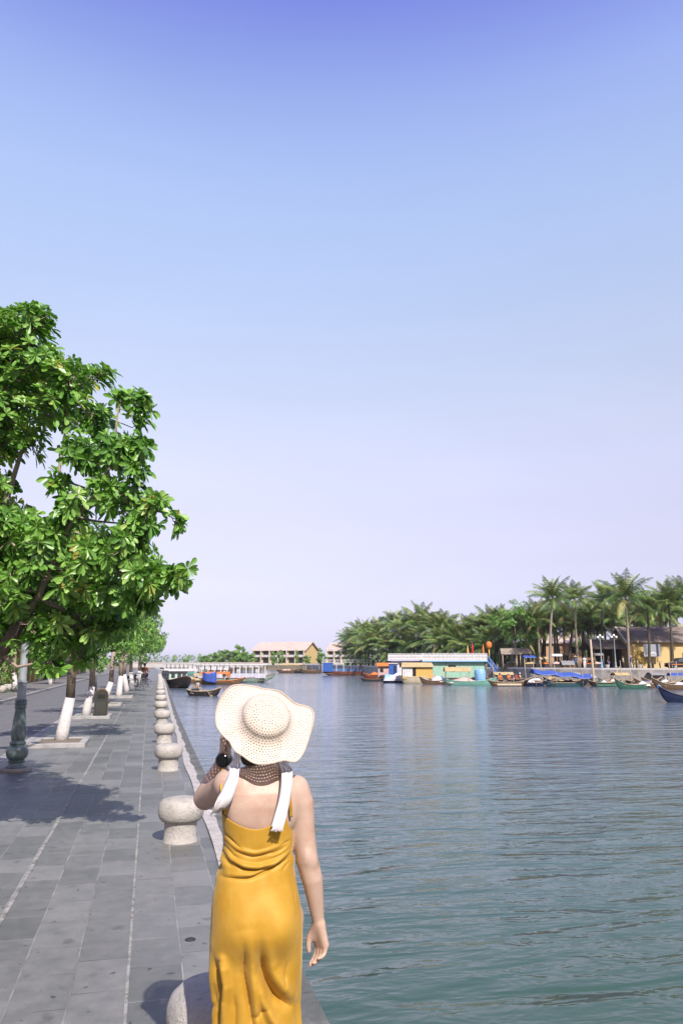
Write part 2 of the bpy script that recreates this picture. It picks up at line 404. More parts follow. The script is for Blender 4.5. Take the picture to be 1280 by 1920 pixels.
# silhouettes of the dress: (photo row, left, right)
SIL = [(1500, 421, 550), (1525, 417, 550), (1547, 420, 550), (1570, 423.5, 550), (1600, 421, 549.5), (1620, 415, 549), (1650, 407, 553), (1680, 401, 559), (1700, 399, 563), (1740, 397.5, 567),
       (1760, 396, 567), (1800, 393, 566), (1820, 393, 565), (1850, 396, 562.5), (1890, 399, 558), (1920, 401, 559), (1990, 397, 566), (2060, 390, 575)]
rows = []
for y, xl, xr in SIL:
    a = L(xl, y); c = L(xr, y); rows.append(((a[2]+c[2])/2, (a[0]+c[0])/2, (c[0]-a[0])/2))
rows = np.array(rows[::-1])
DEP = np.array([(0.10, .15, .15), (.3, .125, .13), (.46, .096, .115), (.61, .100, .115), (.70, .117, .112), (.79, .138, .11), (.86, .133, .108), (.94, .106, .105), (1.02, .092, .102), (1.08, .098, .112), (1.15, .106, .128), (1.24, .106, .12)])
ZT = np.linspace(-.1, 1.5, 800); _k = np.exp(-np.linspace(-3, 3, 91)**2/2); _k /= _k.sum()
_sm = lambda v: np.convolve(np.pad(v, 45, mode='edge'), _k, 'valid')
DB_, DF_, HW_, CX_ = (_sm(np.interp(ZT, T_[:,0], T_[:,c_])) for T_, c_ in ((DEP, 1), (DEP, 2), (rows, 2), (rows, 1)))
def ring(z):
    return np.interp(z, ZT, CX_), np.interp(z, ZT, HW_), np.interp(z, ZT, DB_), np.interp(z, ZT, DF_)
def ring_old(z):
    cx = np.interp(z, rows[:,0], rows[:,1]); hw = np.interp(z, rows[:,0], rows[:,2])
    return cx, hw, np.interp(z, DEP[:,0], DEP[:,1]), np.interp(z, DEP[:,0], DEP[:,2])
# folds: (polyline in photo pixels, sigma m, height m (minus = crease), asymmetry)
FOLDS = [
 ([(423,1590),(438,1606),(462,1616),(485,1620),(510,1614),(535,1603),(551,1596)], .0075, -.013), ([(423,1582),(440,1597),(465,1607),(490,1610),(515,1604),(535,1593),(551,1585)], .009, .013),
 ([(415,1652),(440,1648),(470,1642),(495,1629),(520,1614),(551,1598)], .007, -.011), ([(428,1640),(455,1636),(480,1629),(505,1616),(530,1602),(551,1591)], .008, .008),
 ([(423,1560),(445,1575),(475,1580),(505,1574),(530,1578),(550,1572)], .008, -.006), ([(424,1553),(450,1564),(480,1568),(510,1563),(548,1560)], .008, .006),
 ([(424,1572),(440,1588),(458,1594)], .006, -.006), ([(505,1585),(530,1581),(550,1574)], .006, .006), ([(424,1540),(440,1556),(462,1566)], .005, -.005),
 ([(428,1752),(445,1743),(470,1738),(495,1742)], .022, -.004),
 ([(455,1762),(457,1790),(458,1830),(466,1870),(476,1930),(480,2040)], .009, -.014), ([(468,1760),(472,1800),(476,1850),(484,1930),(490,2040)], .010, .012),
 ([(488,1755),(489,1790),(494,1825),(503,1850),(520,1875),(540,1892),(557,1904)], .012, -.024), ([(500,1750),(505,1790),(512,1825),(528,1852),(545,1875),(560,1888)], .013, .012),
 ([(486,1800),(486,1840),(494,1880),(510,1915),(530,1945),(550,1990)], .010, .012), ([(470,1925),(490,1905),(505,1895)], .008, -.006),
 ([(410,1812),(420,1806),(424,1825),(427,1860),(424,1890),(424,1925),(420,2040)], .009, .016), ([(402,1800),(408,1830),(418,1855),(419,1885),(412,1925),(410,2040)], .008, -.015),
 ([(545,1800),(538,1835),(534,1862)], .005, -.004),
 ([(400,1930),(406,1900),(404,1860)], .006, -.006), ([(440,1870),(443,1910),(440,1990)], .008, -.006),
 ([(551,1606),(535,1612),(522,1622)], .004, -.004), ([(551,1612),(540,1622),(531,1634)], .004, -.0035), ([(424,1600),(432,1612),(446,1622)], .005, -.005), ([(551,1566),(538,1562),(526,1563)], .004, -.004), ([(423,1548),(434,1550),(446,1556)], .004, -.004),
 ([(551,1640),(556,1680),(560,1740),(560,1800)], .004, -.002)]
NU, NV = 288, 330
zz = np.linspace(.16, 1.245, NV); th = np.linspace(0, 2*math.pi, NU, endpoint=False)
X = np.zeros((NV, NU)); Y = np.zeros((NV, NU)); Z = np.zeros((NV, NU))
for i, z in enumerate(zz):
    cx, hw, db, df = ring(z)
    c, s = np.cos(th), np.sin(th); e = 2/2.25
    X[i] = cx+hw*np.sign(c)*np.abs(c)**e; Y[i] = .025+np.where(s < 0, db, df)*np.sign(s)*np.abs(s)**e; Z[i] = z
# seat: two soft swells and a hollow between
back = np.clip(-np.sin(th)[None]*1.6, 0, 1)
for sx in (-.068, .062): Y -= back*.022*np.exp(-(((X-sx)/.055)**2+((Z-.80)/.075)**2))
Y += back*.012*np.exp(-((X/.10)**2+((Z-.685)/.05)**2)); Y += back*.010*np.exp(-((X+.003)/.03)**2)*np.exp(-((Z-1.03)/.09)**2)
def seg_field(pl):
    best = np.full(X.shape, 9.0); tt = np.zeros(X.shape)
    n = len(pl)-1
    for i in range(n):
        a, b_ = pl[i], pl[i+1]; ab = b_-a; l2 = ab@ab
        u = np.clip(((X-a[0])*ab[0]+(Z-a[1])*ab[1])/l2, 0, 1); dd = np.hypot(X-a[0]-u*ab[0], Z-a[1]-u*ab[1])
        m = dd < best; best[m] = dd[m]; tt[m] = ((i+u)/n)[m]
    return best, tt
disp = np.zeros(X.shape); FK = .95
for pl, sg, amp in FOLDS:
    q = np.array([L(x, y, 2.9)[[0, 2]] for x, y in pl]); dd, tt = seg_field(q)
    disp += amp*FK*(np.exp(-(dd/(sg*1.25))**1.35) if amp < 0 else np.exp(-(dd/(sg*1.4))**2))*np.clip(np.minimum(tt+.06, 1.06-tt)*2.6, 0, 1)**1.3
# looser flutes round the skirt, all the way to the front
flut = np.clip((.78-Z)/.5, 0, 1)*(.007*np.sin(th*7+Z*5)+.005*np.sin(th*11-Z*9+1.3)); disp += flut*(1-.95*back)
disp += (1-back)*.006*np.sin(Z*70+th*3)*np.exp(-((Z-1.03)/.06)**2)
disp *= np.clip((1.225-Z)/.05, 0, 1); disp *= 1.2+.75/(1+np.exp((Z-.70)/.04))
X0 = X.copy()
nx = np.gradient(Y, axis=1); ny = -np.gradient(X, axis=1); ln = np.hypot(nx, ny)+1e-9
X += disp*nx/ln; Y += disp*ny/ln
# neckline: low scoop at the back, higher front
for j in range(NU):
    s = math.sin(th[j]); xx = X0[-1, j]
    if s < .15:
        u = np.clip((xx+.032)/.135, -1.2, 1.2); top = 1.136+.060*abs(u)**1.8
    else: top = 1.18+.05*min(1, (s-.15)/.5)
    w = np.clip((Z[:, j]-.95)/(1.245-.95), 0, 1); Z[:, j] = np.where(Z[:, j] > .95, .95+(top-.95)*w, Z[:, j])
# keep each vertex of the shortened rows on the body's section
for i in range(NV):
    for j in range(NU):
        if Z[i, j] > .95 and zz[i] > .95:
            cx, hw, db, df = ring(Z[i, j]); cx0, hw0, db0, df0 = ring(zz[i])
            X[i, j] = cx+(X[i, j]-cx0)*hw/hw0; Y[i, j] = .025+(Y[i, j]-.025)*((db/db0) if math.sin(th[j]) < 0 else df/df0)
mb = MB(); mb.grid([[(X[i,j], Y[i,j], Z[i,j]) for j in range(NU)] for i in range(NV)], closeu=True)
dress = mb.build('dress', SATIN, woman, True); dress.location.y = 0
so_ = dress.modifiers.new('cloth', 'SOLIDIFY'); so_.thickness = .0025; so_.offset = 1
mb = MB(); j0 = None
hem = [(X[-1,j], Y[-1,j], Z[-1,j]) for j in range(NU)]; mb.tube(hem+hem[:2], .0028, 6, cap=False); mb.build('neckline_hem', SATIN, dress, True)
def ribbon(name, pts, w, m, parent, wdir=None, thick=.0009, sub=8, ruffle=0.0):
    pts = [Vector(p) for p in pts]; P2 = []
    for i in range(len(pts)-1):
        p0, p1, p2, p3 = pts[max(i-1,0)], pts[i], pts[i+1], pts[min(i+2, len(pts)-1)]
        for k in range(sub):
            u = k/sub; P2.append(.5*((2*p1)+(p2-p0)*u+(2*p0-5*p1+4*p2-p3)*u*u+(3*p1-p0-3*p2+p3)*u**3))
    P2.append(pts[-1]); g = []; n = len(P2)
    for i, p in enumerate(P2):
        tt = (P2[min(i+1, n-1)]-P2[max(i-1, 0)]).normalized(); u = i/(n-1)
        wd = wdir(u) if callable(wdir) else Vector(wdir); wd = (wd-tt*wd.dot(tt)).normalized(); nn = tt.cross(wd)
        ww = w(u) if callable(w) else w
        g.append([p+wd*ww*(k/6-.5)+nn*(ruffle*math.sin(k*1.9+u*9)) for k in range(7)])
    mb = MB(); mb.grid(g); o = mb.build(name, m, parent, True); s2 = o.modifiers.new('cloth', 'SOLIDIFY'); s2.thickness = thick; s2.offset = 0; return o
bk = lambda x, y, Y: tuple(L(x, y, Y))
ribbon('shoulder_strap', [bk(424,1528,2.955), bk(419,1500,2.955), bk(416,1475,2.97), bk(417,1452,3.0), bk(420,1441,3.04), bk(424,1450,3.09), bk(428,1480,3.125)], .013, SATIN, dress, (1, 0, .15), ruffle=.001)
ribbon('shoulder_strap', [bk(546,1532,2.93), bk(544,1500,2.918), bk(541,1470,2.935), bk(540,1450,2.98), bk(540,1441,3.03), bk(540,1450,3.08), bk(540,1480,3.11)], .010, SATIN, dress, (1, 0, .1), ruffle=.001)

# white ribbon ends over both shoulders
WHITE = mat('white_ribbon_cloth', (.52, .49, .50, 1), .75, .05, 60, .002, 300)
def rw(u): return .046+.006*math.sin(u*9)
rl = ribbon('ribbon', [bk(447,1405,3.02), bk(444,1424,2.985), bk(440,1442,2.955), bk(434,1465,2.918), bk(424,1493,2.90), bk(412,1512,2.90), bk(402,1524,2.91)], lambda u: .022+.026*min(1, u*2.2), WHITE, woman, lambda u: Vector((1, 0, .35+.4*u)), ruffle=.0028)
rr_ = ribbon('ribbon', [bk(527,1424,3.02), bk(534,1436,2.985), bk(538,1447,2.94), bk(537,1475,2.912), bk(532,1505,2.898), bk(525,1533,2.885), bk(519,1553,2.88)], lambda u: .034+.008*min(1, u*2.2), WHITE, woman, lambda u: Vector((1, .12*math.sin(u*6), .12)), ruffle=.0028)
# frayed ends
for pr, base, dirs in ((rl, (397,1520,2.91), ((-9,4),(-6,9),(-2,10),(3,9))), (rr_, (519,1552,2.88), ((-6,6),(-2,9),(4,7),(8,3)))):
    mb = MB()
    for k in range(16):
        dx, dy = dirs[k % 4]; a = Vector(bk(base[0]+rnd.uniform(-8, 8), base[1]+rnd.uniform(-2, 2), base[2])); c = Vector(bk(base[0]+dx+rnd.uniform(-6, 6), base[1]+dy*.6+rnd.uniform(0, 4), base[2]-.004))
        mb.tube([a, (a+c)/2+Vector((rnd.uniform(-.004,.004), -.003, 0)), c], .0011, 5)
    mb.build('frayed_edge', WHITE, pr)
# wrist watch (dark)
BLK = mat('black_rubber', (.012, .012, .013, 1), .35, .2)
mb = MB(); ax = Vector(K_-E_).normalized(); kc = Vector(K_)+ax*-.004
u1 = ax.orthogonal().normalized(); u2 = ax.cross(u1)
prof = []
for k in range(28):
    w = 2*math.pi*k/28; prof.append([kc+(u1*math.cos(w)+u2*math.sin(w))*rr+ax*zz_ for rr, zz_ in ((.0235,-.016),(.029,-.015),(.0305,0),(.029,.015),(.0235,.016))])
mb.grid(prof+[prof[0]]); wt = mb.build('watch', BLK, woman, True)
mb = MB(); fdir = Vector((-.30, -.95, .05)); fdir = (fdir-ax*fdir.dot(ax)).normalized(); sd = ax.cross(fdir)
for (r0, h0, r1, h1) in ((.025,.022,.0265,.026),(.0265,.026,.0265,.034),(.0265,.034,.022,.0375)):
    mb.grid([[kc+(ax*math.cos(w)+sd*math.sin(w))*rr+fdir*hh for w in [2*math.pi*k/24 for k in range(24)]] for rr, hh in ((r0,h0),(r1,h1))], closeu=True)
mb.add([kc+(ax*math.cos(2*math.pi*k/24)+sd*math.sin(2*math.pi*k/24))*.022+fdir*.0375 for k in range(24)], [tuple(range(24))])
GLS, t, b = newmat('watch_glass'); b.inputs['Base Color'].default_value = (.01, .01, .012, 1); b.inputs['Roughness'].default_value = .12
mb.build('watch_case', GLS, wt)

# straw hat ----------------------------------------------------------
STRAW, t, b = newmat('crocheted_straw')
at = t.new('ShaderNodeAttribute', attribute_name='weave'); sp = t.new('ShaderNodeSeparateXYZ'); t.link(at.outputs['Vector'], sp.inputs[0])
rowc, ang = sp.outputs[0], sp.outputs[1]          # row number, stitch number
fr = t.math('FRACT', rowc); odd = t.math('MULTIPLY', t.math('MODULO', t.math('FLOOR', rowc), 2.0), .5)
fa = t.math('FRACT', t.math('ADD', ang, odd))
dr = t.math('ABSOLUTE', t.math('SUBTRACT', fr, .5)); da = t.math('ABSOLUTE', t.math('SUBTRACT', fa, .5))
wob = t.math('MULTIPLY', t.math('SUBTRACT', t.noise(t.coords(), 70, 3), .5), .28)
rr2 = t.math('ADD', t.math('SQRT', t.math('ADD', t.math('POWER', t.math('MULTIPLY', dr, 1.15), 2.0), t.math('POWER', t.math('MULTIPLY', da, .95), 2.0))), wob)
hole = t.math('LESS_THAN', rr2, t.math('SUBTRACT', .218, t.math('MULTIPLY', sp.outputs[2], .015)))
groove = t.math('POWER', t.math('MULTIPLY', dr, 2.0), 3.0)
cc = t.ramp(t.noise(t.coords(), 24, 5), [(.3, (.54, .465, .385, 1)), (.7, (.61, .535, .455, 1))])
t.link(t.mix(t.math('MULTIPLY', groove, t.math('ADD', t.math('MULTIPLY', sp.outputs[2], .22), .12)), cc, (.26, .19, .12, 1)), b.inputs['Base Color'])
b.inputs['Roughness'].default_value = .8; b.inputs['Specular IOR Level'].default_value = .2
t.link(t.bump(t.math('SUBTRACT', t.math('MULTIPLY', rr2, .9), t.math('MULTIPLY', groove, .8)), .45, .003), b.inputs['Normal'])
t.link(t.math('SUBTRACT', 1.0, hole), b.inputs['Alpha'])
OUT = [(585.6,1358),(587,1345),(584,1334),(574,1325),(561.5,1322),(549,1316),(533,1305),(521.5,1295.6),(510,1291),(494,1289),(478,1285),(462,1283),(448,1283.6),(435,1289),(424,1300),(412.6,1313),(407,1326),(405.5,1340),(407,1360),(412.6,1369),(422,1379),(432,1387),(437,1400),(443,1409),(456,1415),(470,1424),(485,1431),(499,1433),(512,1432.6),(523,1429),(534,1424),(544,1425),(552,1425),(560,1420.5),(569,1409),(576,1392),(581,1376)]
ctr = L(497, 1350, 2.985); tilt = R(53)
nrm = np.array([.05, -math.sin(tilt), math.cos(tilt)]); nrm /= np.linalg.norm(nrm); up = np.array([0, math.cos(tilt), math.sin(tilt)]); rt = np.cross(up, nrm); rt /= np.linalg.norm(rt); up = np.cross(nrm, rt)
edge = []
for x, y in OUT:
    # meet the tilted brim plane, then droop/lift the edge
    dd = _ray(x, y); c0 = ctr+np.array([WX, WY, 0]); tt = ((c0-_C)@nrm)/(dd@nrm); p = _C+dd*tt-c0
    edge.append((math.atan2(p@up, p@rt), math.hypot(p@up, p@rt)))
edge = sorted(edge); ea = np.array([e[0] for e in edge]); er = np.array([e[1] for e in edge])
NA = 192; an = np.linspace(-math.pi, math.pi, NA, endpoint=False); rad = np.interp(an, np.r_[ea[-1]-2*math.pi, ea, ea[0]+2*math.pi], np.r_[er[-1], er, er[0]])
kk = np.array([1,2,3,2,1])/9; rad = np.convolve(np.r_[rad[-2:], rad, rad[:2]], kk, 'valid')
RC, CH = .090, .062
wave = .016*np.sin(an*3+.4)+.012*np.sin(an*5+2.0)+.007*np.sin(an*8+.5)
vs_, ws_ = [], []; rown = 0.0; prev = None
prof = []
for k in range(1, 15):                                   # crown: dome then wall
    u = k/14; a_ = u*math.pi/2
    prof.append((RC*math.sin(a_)**.80 if u < 1 else RC, .026+(CH-.026)*math.cos(a_)**.85 if u < 1 else .026, None))
for k in range(1, 27): prof.append((None, None, k/26))
STEP = .0096
for (r_, h_, u) in prof:
    ringp = []
    for j in range(NA):
        if u is None: q = rt*math.cos(an[j])*r_+up*math.sin(an[j])*r_*1.04+nrm*h_
        else:
            rr = RC+(rad[j]-RC)*u; fl = wave[j]*u**1.5; dr_ = -.012*math.sin(u*math.pi)-.018*u*u*max(0, -math.sin(an[j]))
            # drooping edge is carried along the sight line so the outline keeps its measured width
            q = rt*math.cos(an[j])*rr+up*math.sin(an[j])*rr*(1.0+.04*(1-u))+nrm*(fl*.6+dr_*.5+.026*math.exp(-u/.16)-.026*math.exp(-1/.16))
        ringp.append(q)
    ringp = np.array(ringp); cur = np.median(np.linalg.norm(ringp-(prev if prev is not None else nrm*CH), axis=1))
    rown += float(cur)/STEP; prev = ringp
    vs_.append(ringp+ctr); circ = 2*math.pi*(r_ if u is None else RC+(.19-RC)*u)
    ws_.append((rown, max(12, 12*round(circ/.0114/12))))
top = nrm*CH+ctr; verts = [tuple(top)]; wv = [(0, 0, 0)]; faces = []
for i, ringp in enumerate(vs_):
    for j in range(NA): verts.append(tuple(ringp[j])); wv.append((ws_[i][0], 0, 0))
for j in range(NA): faces.append((0, 1+j, 1+(j+1)%NA))
for i in range(len(vs_)-1):
    for j in range(NA): faces.append((1+i*NA+j, 1+(i+1)*NA+j, 1+(i+1)*NA+(j+1)%NA, 1+i*NA+(j+1)%NA))
hat = mesh_obj('straw_hat', verts, faces, STRAW, woman, True)
# weave coordinates per face corner, so each band counts its own stitches
me = hat.data; attr = me.attributes.new('weave', 'FLOAT_VECTOR', 'CORNER'); buf = np.zeros((len(me.loops), 3)); li = np.zeros(len(me.loops), np.int64); me.loops.foreach_get('vertex_index', li)
for pI, pl in enumerate(me.polygons):
    band = 0 if pI < NA else (pI-NA)//NA+1; j = pI % NA if pI < NA else (pI-NA) % NA
    st = ws_[min(band, len(ws_)-1)][1]
    for lp in pl.loop_indices:
        v_ = li[lp]
        if v_ == 0: buf[lp] = (0, (j+.5)/NA*st, 1); continue
        jj = (v_-1) % NA
        if jj == 0 and j == NA-1: jj = NA
        buf[lp] = (ws_[(v_-1)//NA][0], jj/NA*st, 1 if band < 15 else 0)
attr.data.foreach_set('vector', buf.ravel())
EDGE = mat('straw_cord', (.47, .39, .31, 1), .8, .1, 60)
mb = MB(); rim = [tuple(p) for p in vs_[-1]]; mb.tube(rim+rim[:2], .0032, 6, cap=False); mb.build('brim_edge', EDGE, hat, True)
# ------------------------------------------------------------------ ground, quay, road, river
def edge(y):
    return float(np.interp(y, [-20, 15, 27, 45, 60, 84, 120, 200], [.92, .925, .99, 1.2, 1.4, 1.65, 1.9, 2.2]))
YS = list(np.arange(-12, 60, 2.0))+list(np.arange(60, 201, 6.0))
def strip(name, x0, x1, z0, z1, m, ys=YS, kind='structure'):
    f0 = x0 if callable(x0) else (lambda y: x0); f1 = x1 if callable(x1) else (lambda y: x1)
    g = [[(f0(y), y, z0), (f0(y), y, z1), (f1(y), y, z1), (f1(y), y, z0)] for y in ys]
    o = MB().grid(g).build(name, m); tag(o, kind=kind); return o
# paving: long slabs in courses running along the quay
PAVE, t, b = newmat('grey_stone_paving'); v = t.coords(); sx = t.new('ShaderNodeSeparateXYZ'); t.link(v, sx.inputs[0])
cb = t.new('ShaderNodeCombineXYZ'); wob = t.math('MULTIPLY', t.math('SUBTRACT', t.noise(v, 2.4, 4, .7), .5), .018)
t.link(sx.outputs[1], cb.inputs[0]); t.link(t.math('ADD', t.math('ADD', sx.outputs[0], 3.005), wob), cb.inputs[1])
def brick(mortar, w, off, smooth=.1):
    n = t.new('ShaderNodeTexBrick'); n.offset = off; n.offset_frequency = 2; n.inputs['Scale'].default_value = 1; n.inputs['Mortar Size'].default_value = mortar
    n.inputs['Mortar Smooth'].default_value = smooth; n.inputs['Brick Width'].default_value = w; n.inputs['Row Height'].default_value = .297; n.inputs['Bias'].default_value = 0
    n.inputs['Color1'].default_value = (0, 0, 0, 1); n.inputs['Color2'].default_value = (1, 1, 1, 1); n.inputs['Mortar'].default_value = (.5, .5, .5, 1)
    t.link(cb.outputs[0], n.inputs['Vector']); return n
bk1 = brick(.0055, .47, .37); n1 = t.noise(v, .55, 6, .62); n2 = t.noise(v, 7, 6, .7); n3 = t.noise(v, 140, 3, .6)
tone = t.math('ADD', t.math('ADD', t.math('MULTIPLY', bk1.outputs['Color'], .21), t.math('MULTIPLY', n1, .50)), t.math('MULTIPLY', n2, .50))
c = t.ramp(tone, [(.36, (.080, .086, .078, 1)), (.55, (.138, .141, .132, 1)), (.74, (.215, .212, .203, 1))])
c = t.mix(t.math('MULTIPLY', t.ramp(n3, [(.42, 0.0), (.62, 1.0)]), .38), c, (.075, .075, .07, 1))
spots = t.ramp(t.noise(v, 5.5, 3, .5), [(.64, 0.0), (.72, 1.0)]); spot2 = t.ramp(t.noise(t.mapping(v, (1, .8, 1), loc=(3.7, 1.2, 0)), 15, 2, .4), [(.70, 0.0), (.735, 1.0)])
c = t.mix(t.math('MULTIPLY', spots, .42), c, (.035, .037, .032, 1)); c = t.mix(t.math('MULTIPLY', spot2, .7), c, (.022, .022, .021, 1))
# joints: bright along the courses, fainter and patchy across
along = t.math('ABSOLUTE', t.math('SUBTRACT', t.math('FRACT', t.math('DIVIDE', t.math('ADD', t.math('ADD', sx.outputs[0], 3.005), wob), .297)), .5))
jl = t.ramp(along, [(.483, 0.0), (.492, 1.0)])
patch = t.ramp(t.noise(v, 3.2, 5, .7), [(.38, .08), (.62, 1.0)])
crossj = t.math('MULTIPLY', bk1.outputs['Fac'], t.math('ADD', t.math('MULTIPLY', patch, .40), .22))
c = t.mix(crossj, c, t.ramp(t.noise(v, 1.7, 3), [(.42, (.045, .045, .042, 1)), (.56, (.31, .30, .29, 1))])); c = t.mix(t.math('MULTIPLY', t.math('MULTIPLY', jl, patch), .52), c, (.34, .33, .31, 1))
t.link(c, b.inputs['Base Color']); t.link(t.ramp(n2, [(.3, .36), (.7, .62)]), b.inputs['Roughness']); b.inputs['Specular IOR Level'].default_value = .55
hgt = t.math('SUBTRACT', t.math('ADD', t.math('MULTIPLY', n2, .4), t.math('MULTIPLY', n3, .25)), t.math('MULTIPLY', t.math('MAXIMUM', jl, bk1.outputs['Fac']), .5))
t.link(t.bump(hgt, .9, .006), b.inputs['Normal'])
quay_w = .26
pave = strip('promenade_pavement', -2.55, lambda y: edge(y)-quay_w, -.6, 0.0, PAVE)
# two pale drain seams
SEAM = mat('pale_seam_mortar', (.25, .245, .23, 1), .8, .4, 7, .002, 80, stain=((.07,.07,.06,1), .85))
strip('pavement_seam', -.918, -.888, -.01, .0045, SEAM); strip('pavement_seam', -.047, -.030, -.01, .004, SEAM)
KERB, t, b = newmat('quay_kerb_stone'); v = t.coords(); s2 = t.new('ShaderNodeSeparateXYZ'); t.link(v, s2.inputs[0])
n1 = t.noise(v, 2.2, 6, .65); n2 = t.noise(v, 28, 5, .7)
c = t.ramp(t.math('ADD', t.math('MULTIPLY', n1, .7), t.math('MULTIPLY', n2, .3)), [(.35, (.055, .062, .055, 1)), (.52, (.11, .115, .105, 1)), (.68, (.22, .215, .205, 1))])
pj = t.math('ABSOLUTE', t.math('SUBTRACT', t.math('FRACT', t.math('DIVIDE', s2.outputs[1], 1.1)), .5)); c = t.mix(t.math('MULTIPLY', t.ramp(pj, [(.490, 0.0), (.495, 1.0)]), .7), c, (.05, .05, .045, 1))
t.link(c, b.inputs['Base Color']); b.inputs['Roughness'].default_value = .75; t.link(t.bump(t.math('ADD', n1, t.math('MULTIPLY', n2, .5)), .7, .006), b.inputs['Normal'])
BAND = mat('pale_mortar_band', (.40, .375, .36, 1), .85, .14, 5, .004, 60, stain=((.16,.155,.14,1), .8))
strip('quay_kerb', lambda y: edge(y)-quay_w+.002, edge, -.6, .012, KERB)
strip('kerb_mortar_band', lambda y: edge(y)-quay_w-.004+.012*math.sin(y*1.7), lambda y: edge(y)-quay_w+.118+.014*math.sin(y*2.9+1)+.01*math.sin(y*7), -.02, .0165, BAND, ys=list(np.arange(-12, 60, .22))+list(np.arange(60, 201, 3.0)))
QW = mat('quay_wall_stone', (.16, .155, .14, 1), .85, .3, 2.2, .02, 12, stain=((.035,.045,.03,1), .8))
strip('quay_wall', lambda y: edge(y)-.4, lambda y: edge(y)-.012, -3.0, -.03, QW)
# road, far pavement, land
ROAD = mat('asphalt_road', (.135, .135, .14, 1), .8, .12, 1.4, .004, 120, stain=((.085,.085,.085,1), .5))
strip('street_road', -6.05, -2.55, -.6, -.012, ROAD)
KST = mat('pale_kerb_stone', (.30, .295, .285, 1), .8, .2, 3, .004, 50)
strip('road_edge_stone', -2.62, -2.46, -.3, .004, KST); strip('far_kerb', -6.2, -6.0, -.3, .10, KST)
strip('far_pavement', -9.6, -6.2, -.6, .09, mat('grey_flagstone', (.16, .155, .15, 1), .8, .2, 1.2, .004, 60))
EARTH = mat('bare_earth', (.17, .14, .10, 1), .95, .25, .2, .05, 3)
tag(MB().box(-900, -9.6, -12, 700, -3, -.05).build('left_bank_ground', EARTH), kind='structure')
tag(MB().box(-900, 1.8, 200, 700, -3, -.1).build('upstream_bank_ground', EARTH), kind='structure')
tag(MB().add([(-6000,-3000,-3),(6000,-3000,-3),(6000,7000,-3),(-6000,7000,-3)], [(0,1,2,3)]).build('ground', EARTH), kind='structure')
# river
WAT, t, b = newmat('river_water'); v = t.coords()
rot = R(-2)
m1 = t.mapping(v, (.46, 1.55, 1), (0, 0, rot)); m2 = t.mapping(v, (1.3, 3.2, 1), (0, 0, R(24))); m3 = t.mapping(v, (.10, .22, 1), (0, 0, rot))
h1 = t.noise(m1, 1.0, 2, .5, .6); h2 = t.noise(m2, 1.0, 3, .55, .4); h3 = t.noise(m3, 1.0, 2); m4 = t.mapping(v, (5, 9, 1)); h4 = t.noise(m4, 1.0, 2)
gust = t.ramp(t.noise(t.mapping(v, (.018, .030, 1)), 1.0, 3, .6), [(.35, .5), (.65, 1.15)])
hh = t.math('ADD', t.math('ADD', t.math('MULTIPLY', h1, .100), t.math('MULTIPLY', h2, .045)), t.math('ADD', t.math('MULTIPLY', h3, .10), t.math('MULTIPLY', h4, .006)))
t.link(t.bump(t.math('MULTIPLY', hh, gust), 1.0, 1.0), b.inputs['Normal'])
sw = t.new('ShaderNodeSeparateXYZ'); t.link(v, sw.inputs[0])
sky_refl = t.ramp(t.math('ADD', t.math('DIVIDE', sw.outputs[1], 60.0), t.math('MULTIPLY', t.math('SUBTRACT', t.noise(v, .12, 4), .5), .25)), [(.08, 0.0), (.60, 1.0)])   # green nearby to blue far off, painting the sky's reflection into the colour
t.link(t.mix(sky_refl, (.036, .074, .055, 1), (.110, .152, .200, 1)), b.inputs['Base Color'])
b.inputs['Roughness'].default_value = .11; b.inputs['IOR'].default_value = 1.38; b.inputs['Specular IOR Level'].default_value = .5
wv = [(-10, -400), (5500, -400), (5500, 6500), (-3000, 6500), (-3000, 690), (1.4, 690), (.6, 190), (.5, 40), (.3, -400)]
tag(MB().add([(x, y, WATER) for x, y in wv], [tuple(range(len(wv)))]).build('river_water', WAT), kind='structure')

# ------------------------------------------------------------------ bollards along the quay
STONE, t, b = newmat('weathered_pale_stone'); v = t.coords(); n1 = t.noise(v, 3.5, 6, .65); n2 = t.noise(v, 70, 4, .7); n3 = t.noise(v, 9, 5, .75)
c = t.ramp(t.math('ADD', t.math('MULTIPLY', n1, .6), t.math('MULTIPLY', n2, .4)), [(.32, (.30, .28, .25, 1)), (.5, (.43, .405, .37, 1)), (.68, (.50, .475, .445, 1))])
c = t.mix(t.ramp(n2, [(.60, 0.0), (.70, .55)]), c, (.12, .115, .10, 1)); c = t.mix(t.ramp(n3, [(.54, 0.0), (.68, .65)]), c, (.17, .16, .135, 1))
t.link(c, b.inputs['Base Color']); b.inputs['Roughness'].default_value = .85; t.link(t.bump(t.math('ADD', n2, t.math('MULTIPLY', n3, 1.1)), 1.0, .010), b.inputs['Normal'])
prof_base = [(.001,-.01),(.172,-.01),(.172,.012),(.163,.03),(.158,.12),(.160,.175),(.168,.20)]
prof_cap = [(.001,.185),(.150,.187),(.186,.196),(.210,.222),(.222,.258),(.226,.295),(.222,.335),(.208,.372),(.180,.396),(.13,.409),(.06,.413),(.001,.414)]
bys = [3.55, 8.2, 13.4, 17.85, 22.8, 27.8, 33.1, 38.8, 44.6]+[49.6+5*i for i in range(9)]
ordn = ['first','second','third','fourth','fifth','sixth','seventh','eighth','ninth','tenth','eleventh','twelfth','thirteenth','fourteenth','fifteenth','sixteenth','seventeenth','eighteenth']
b0 = None
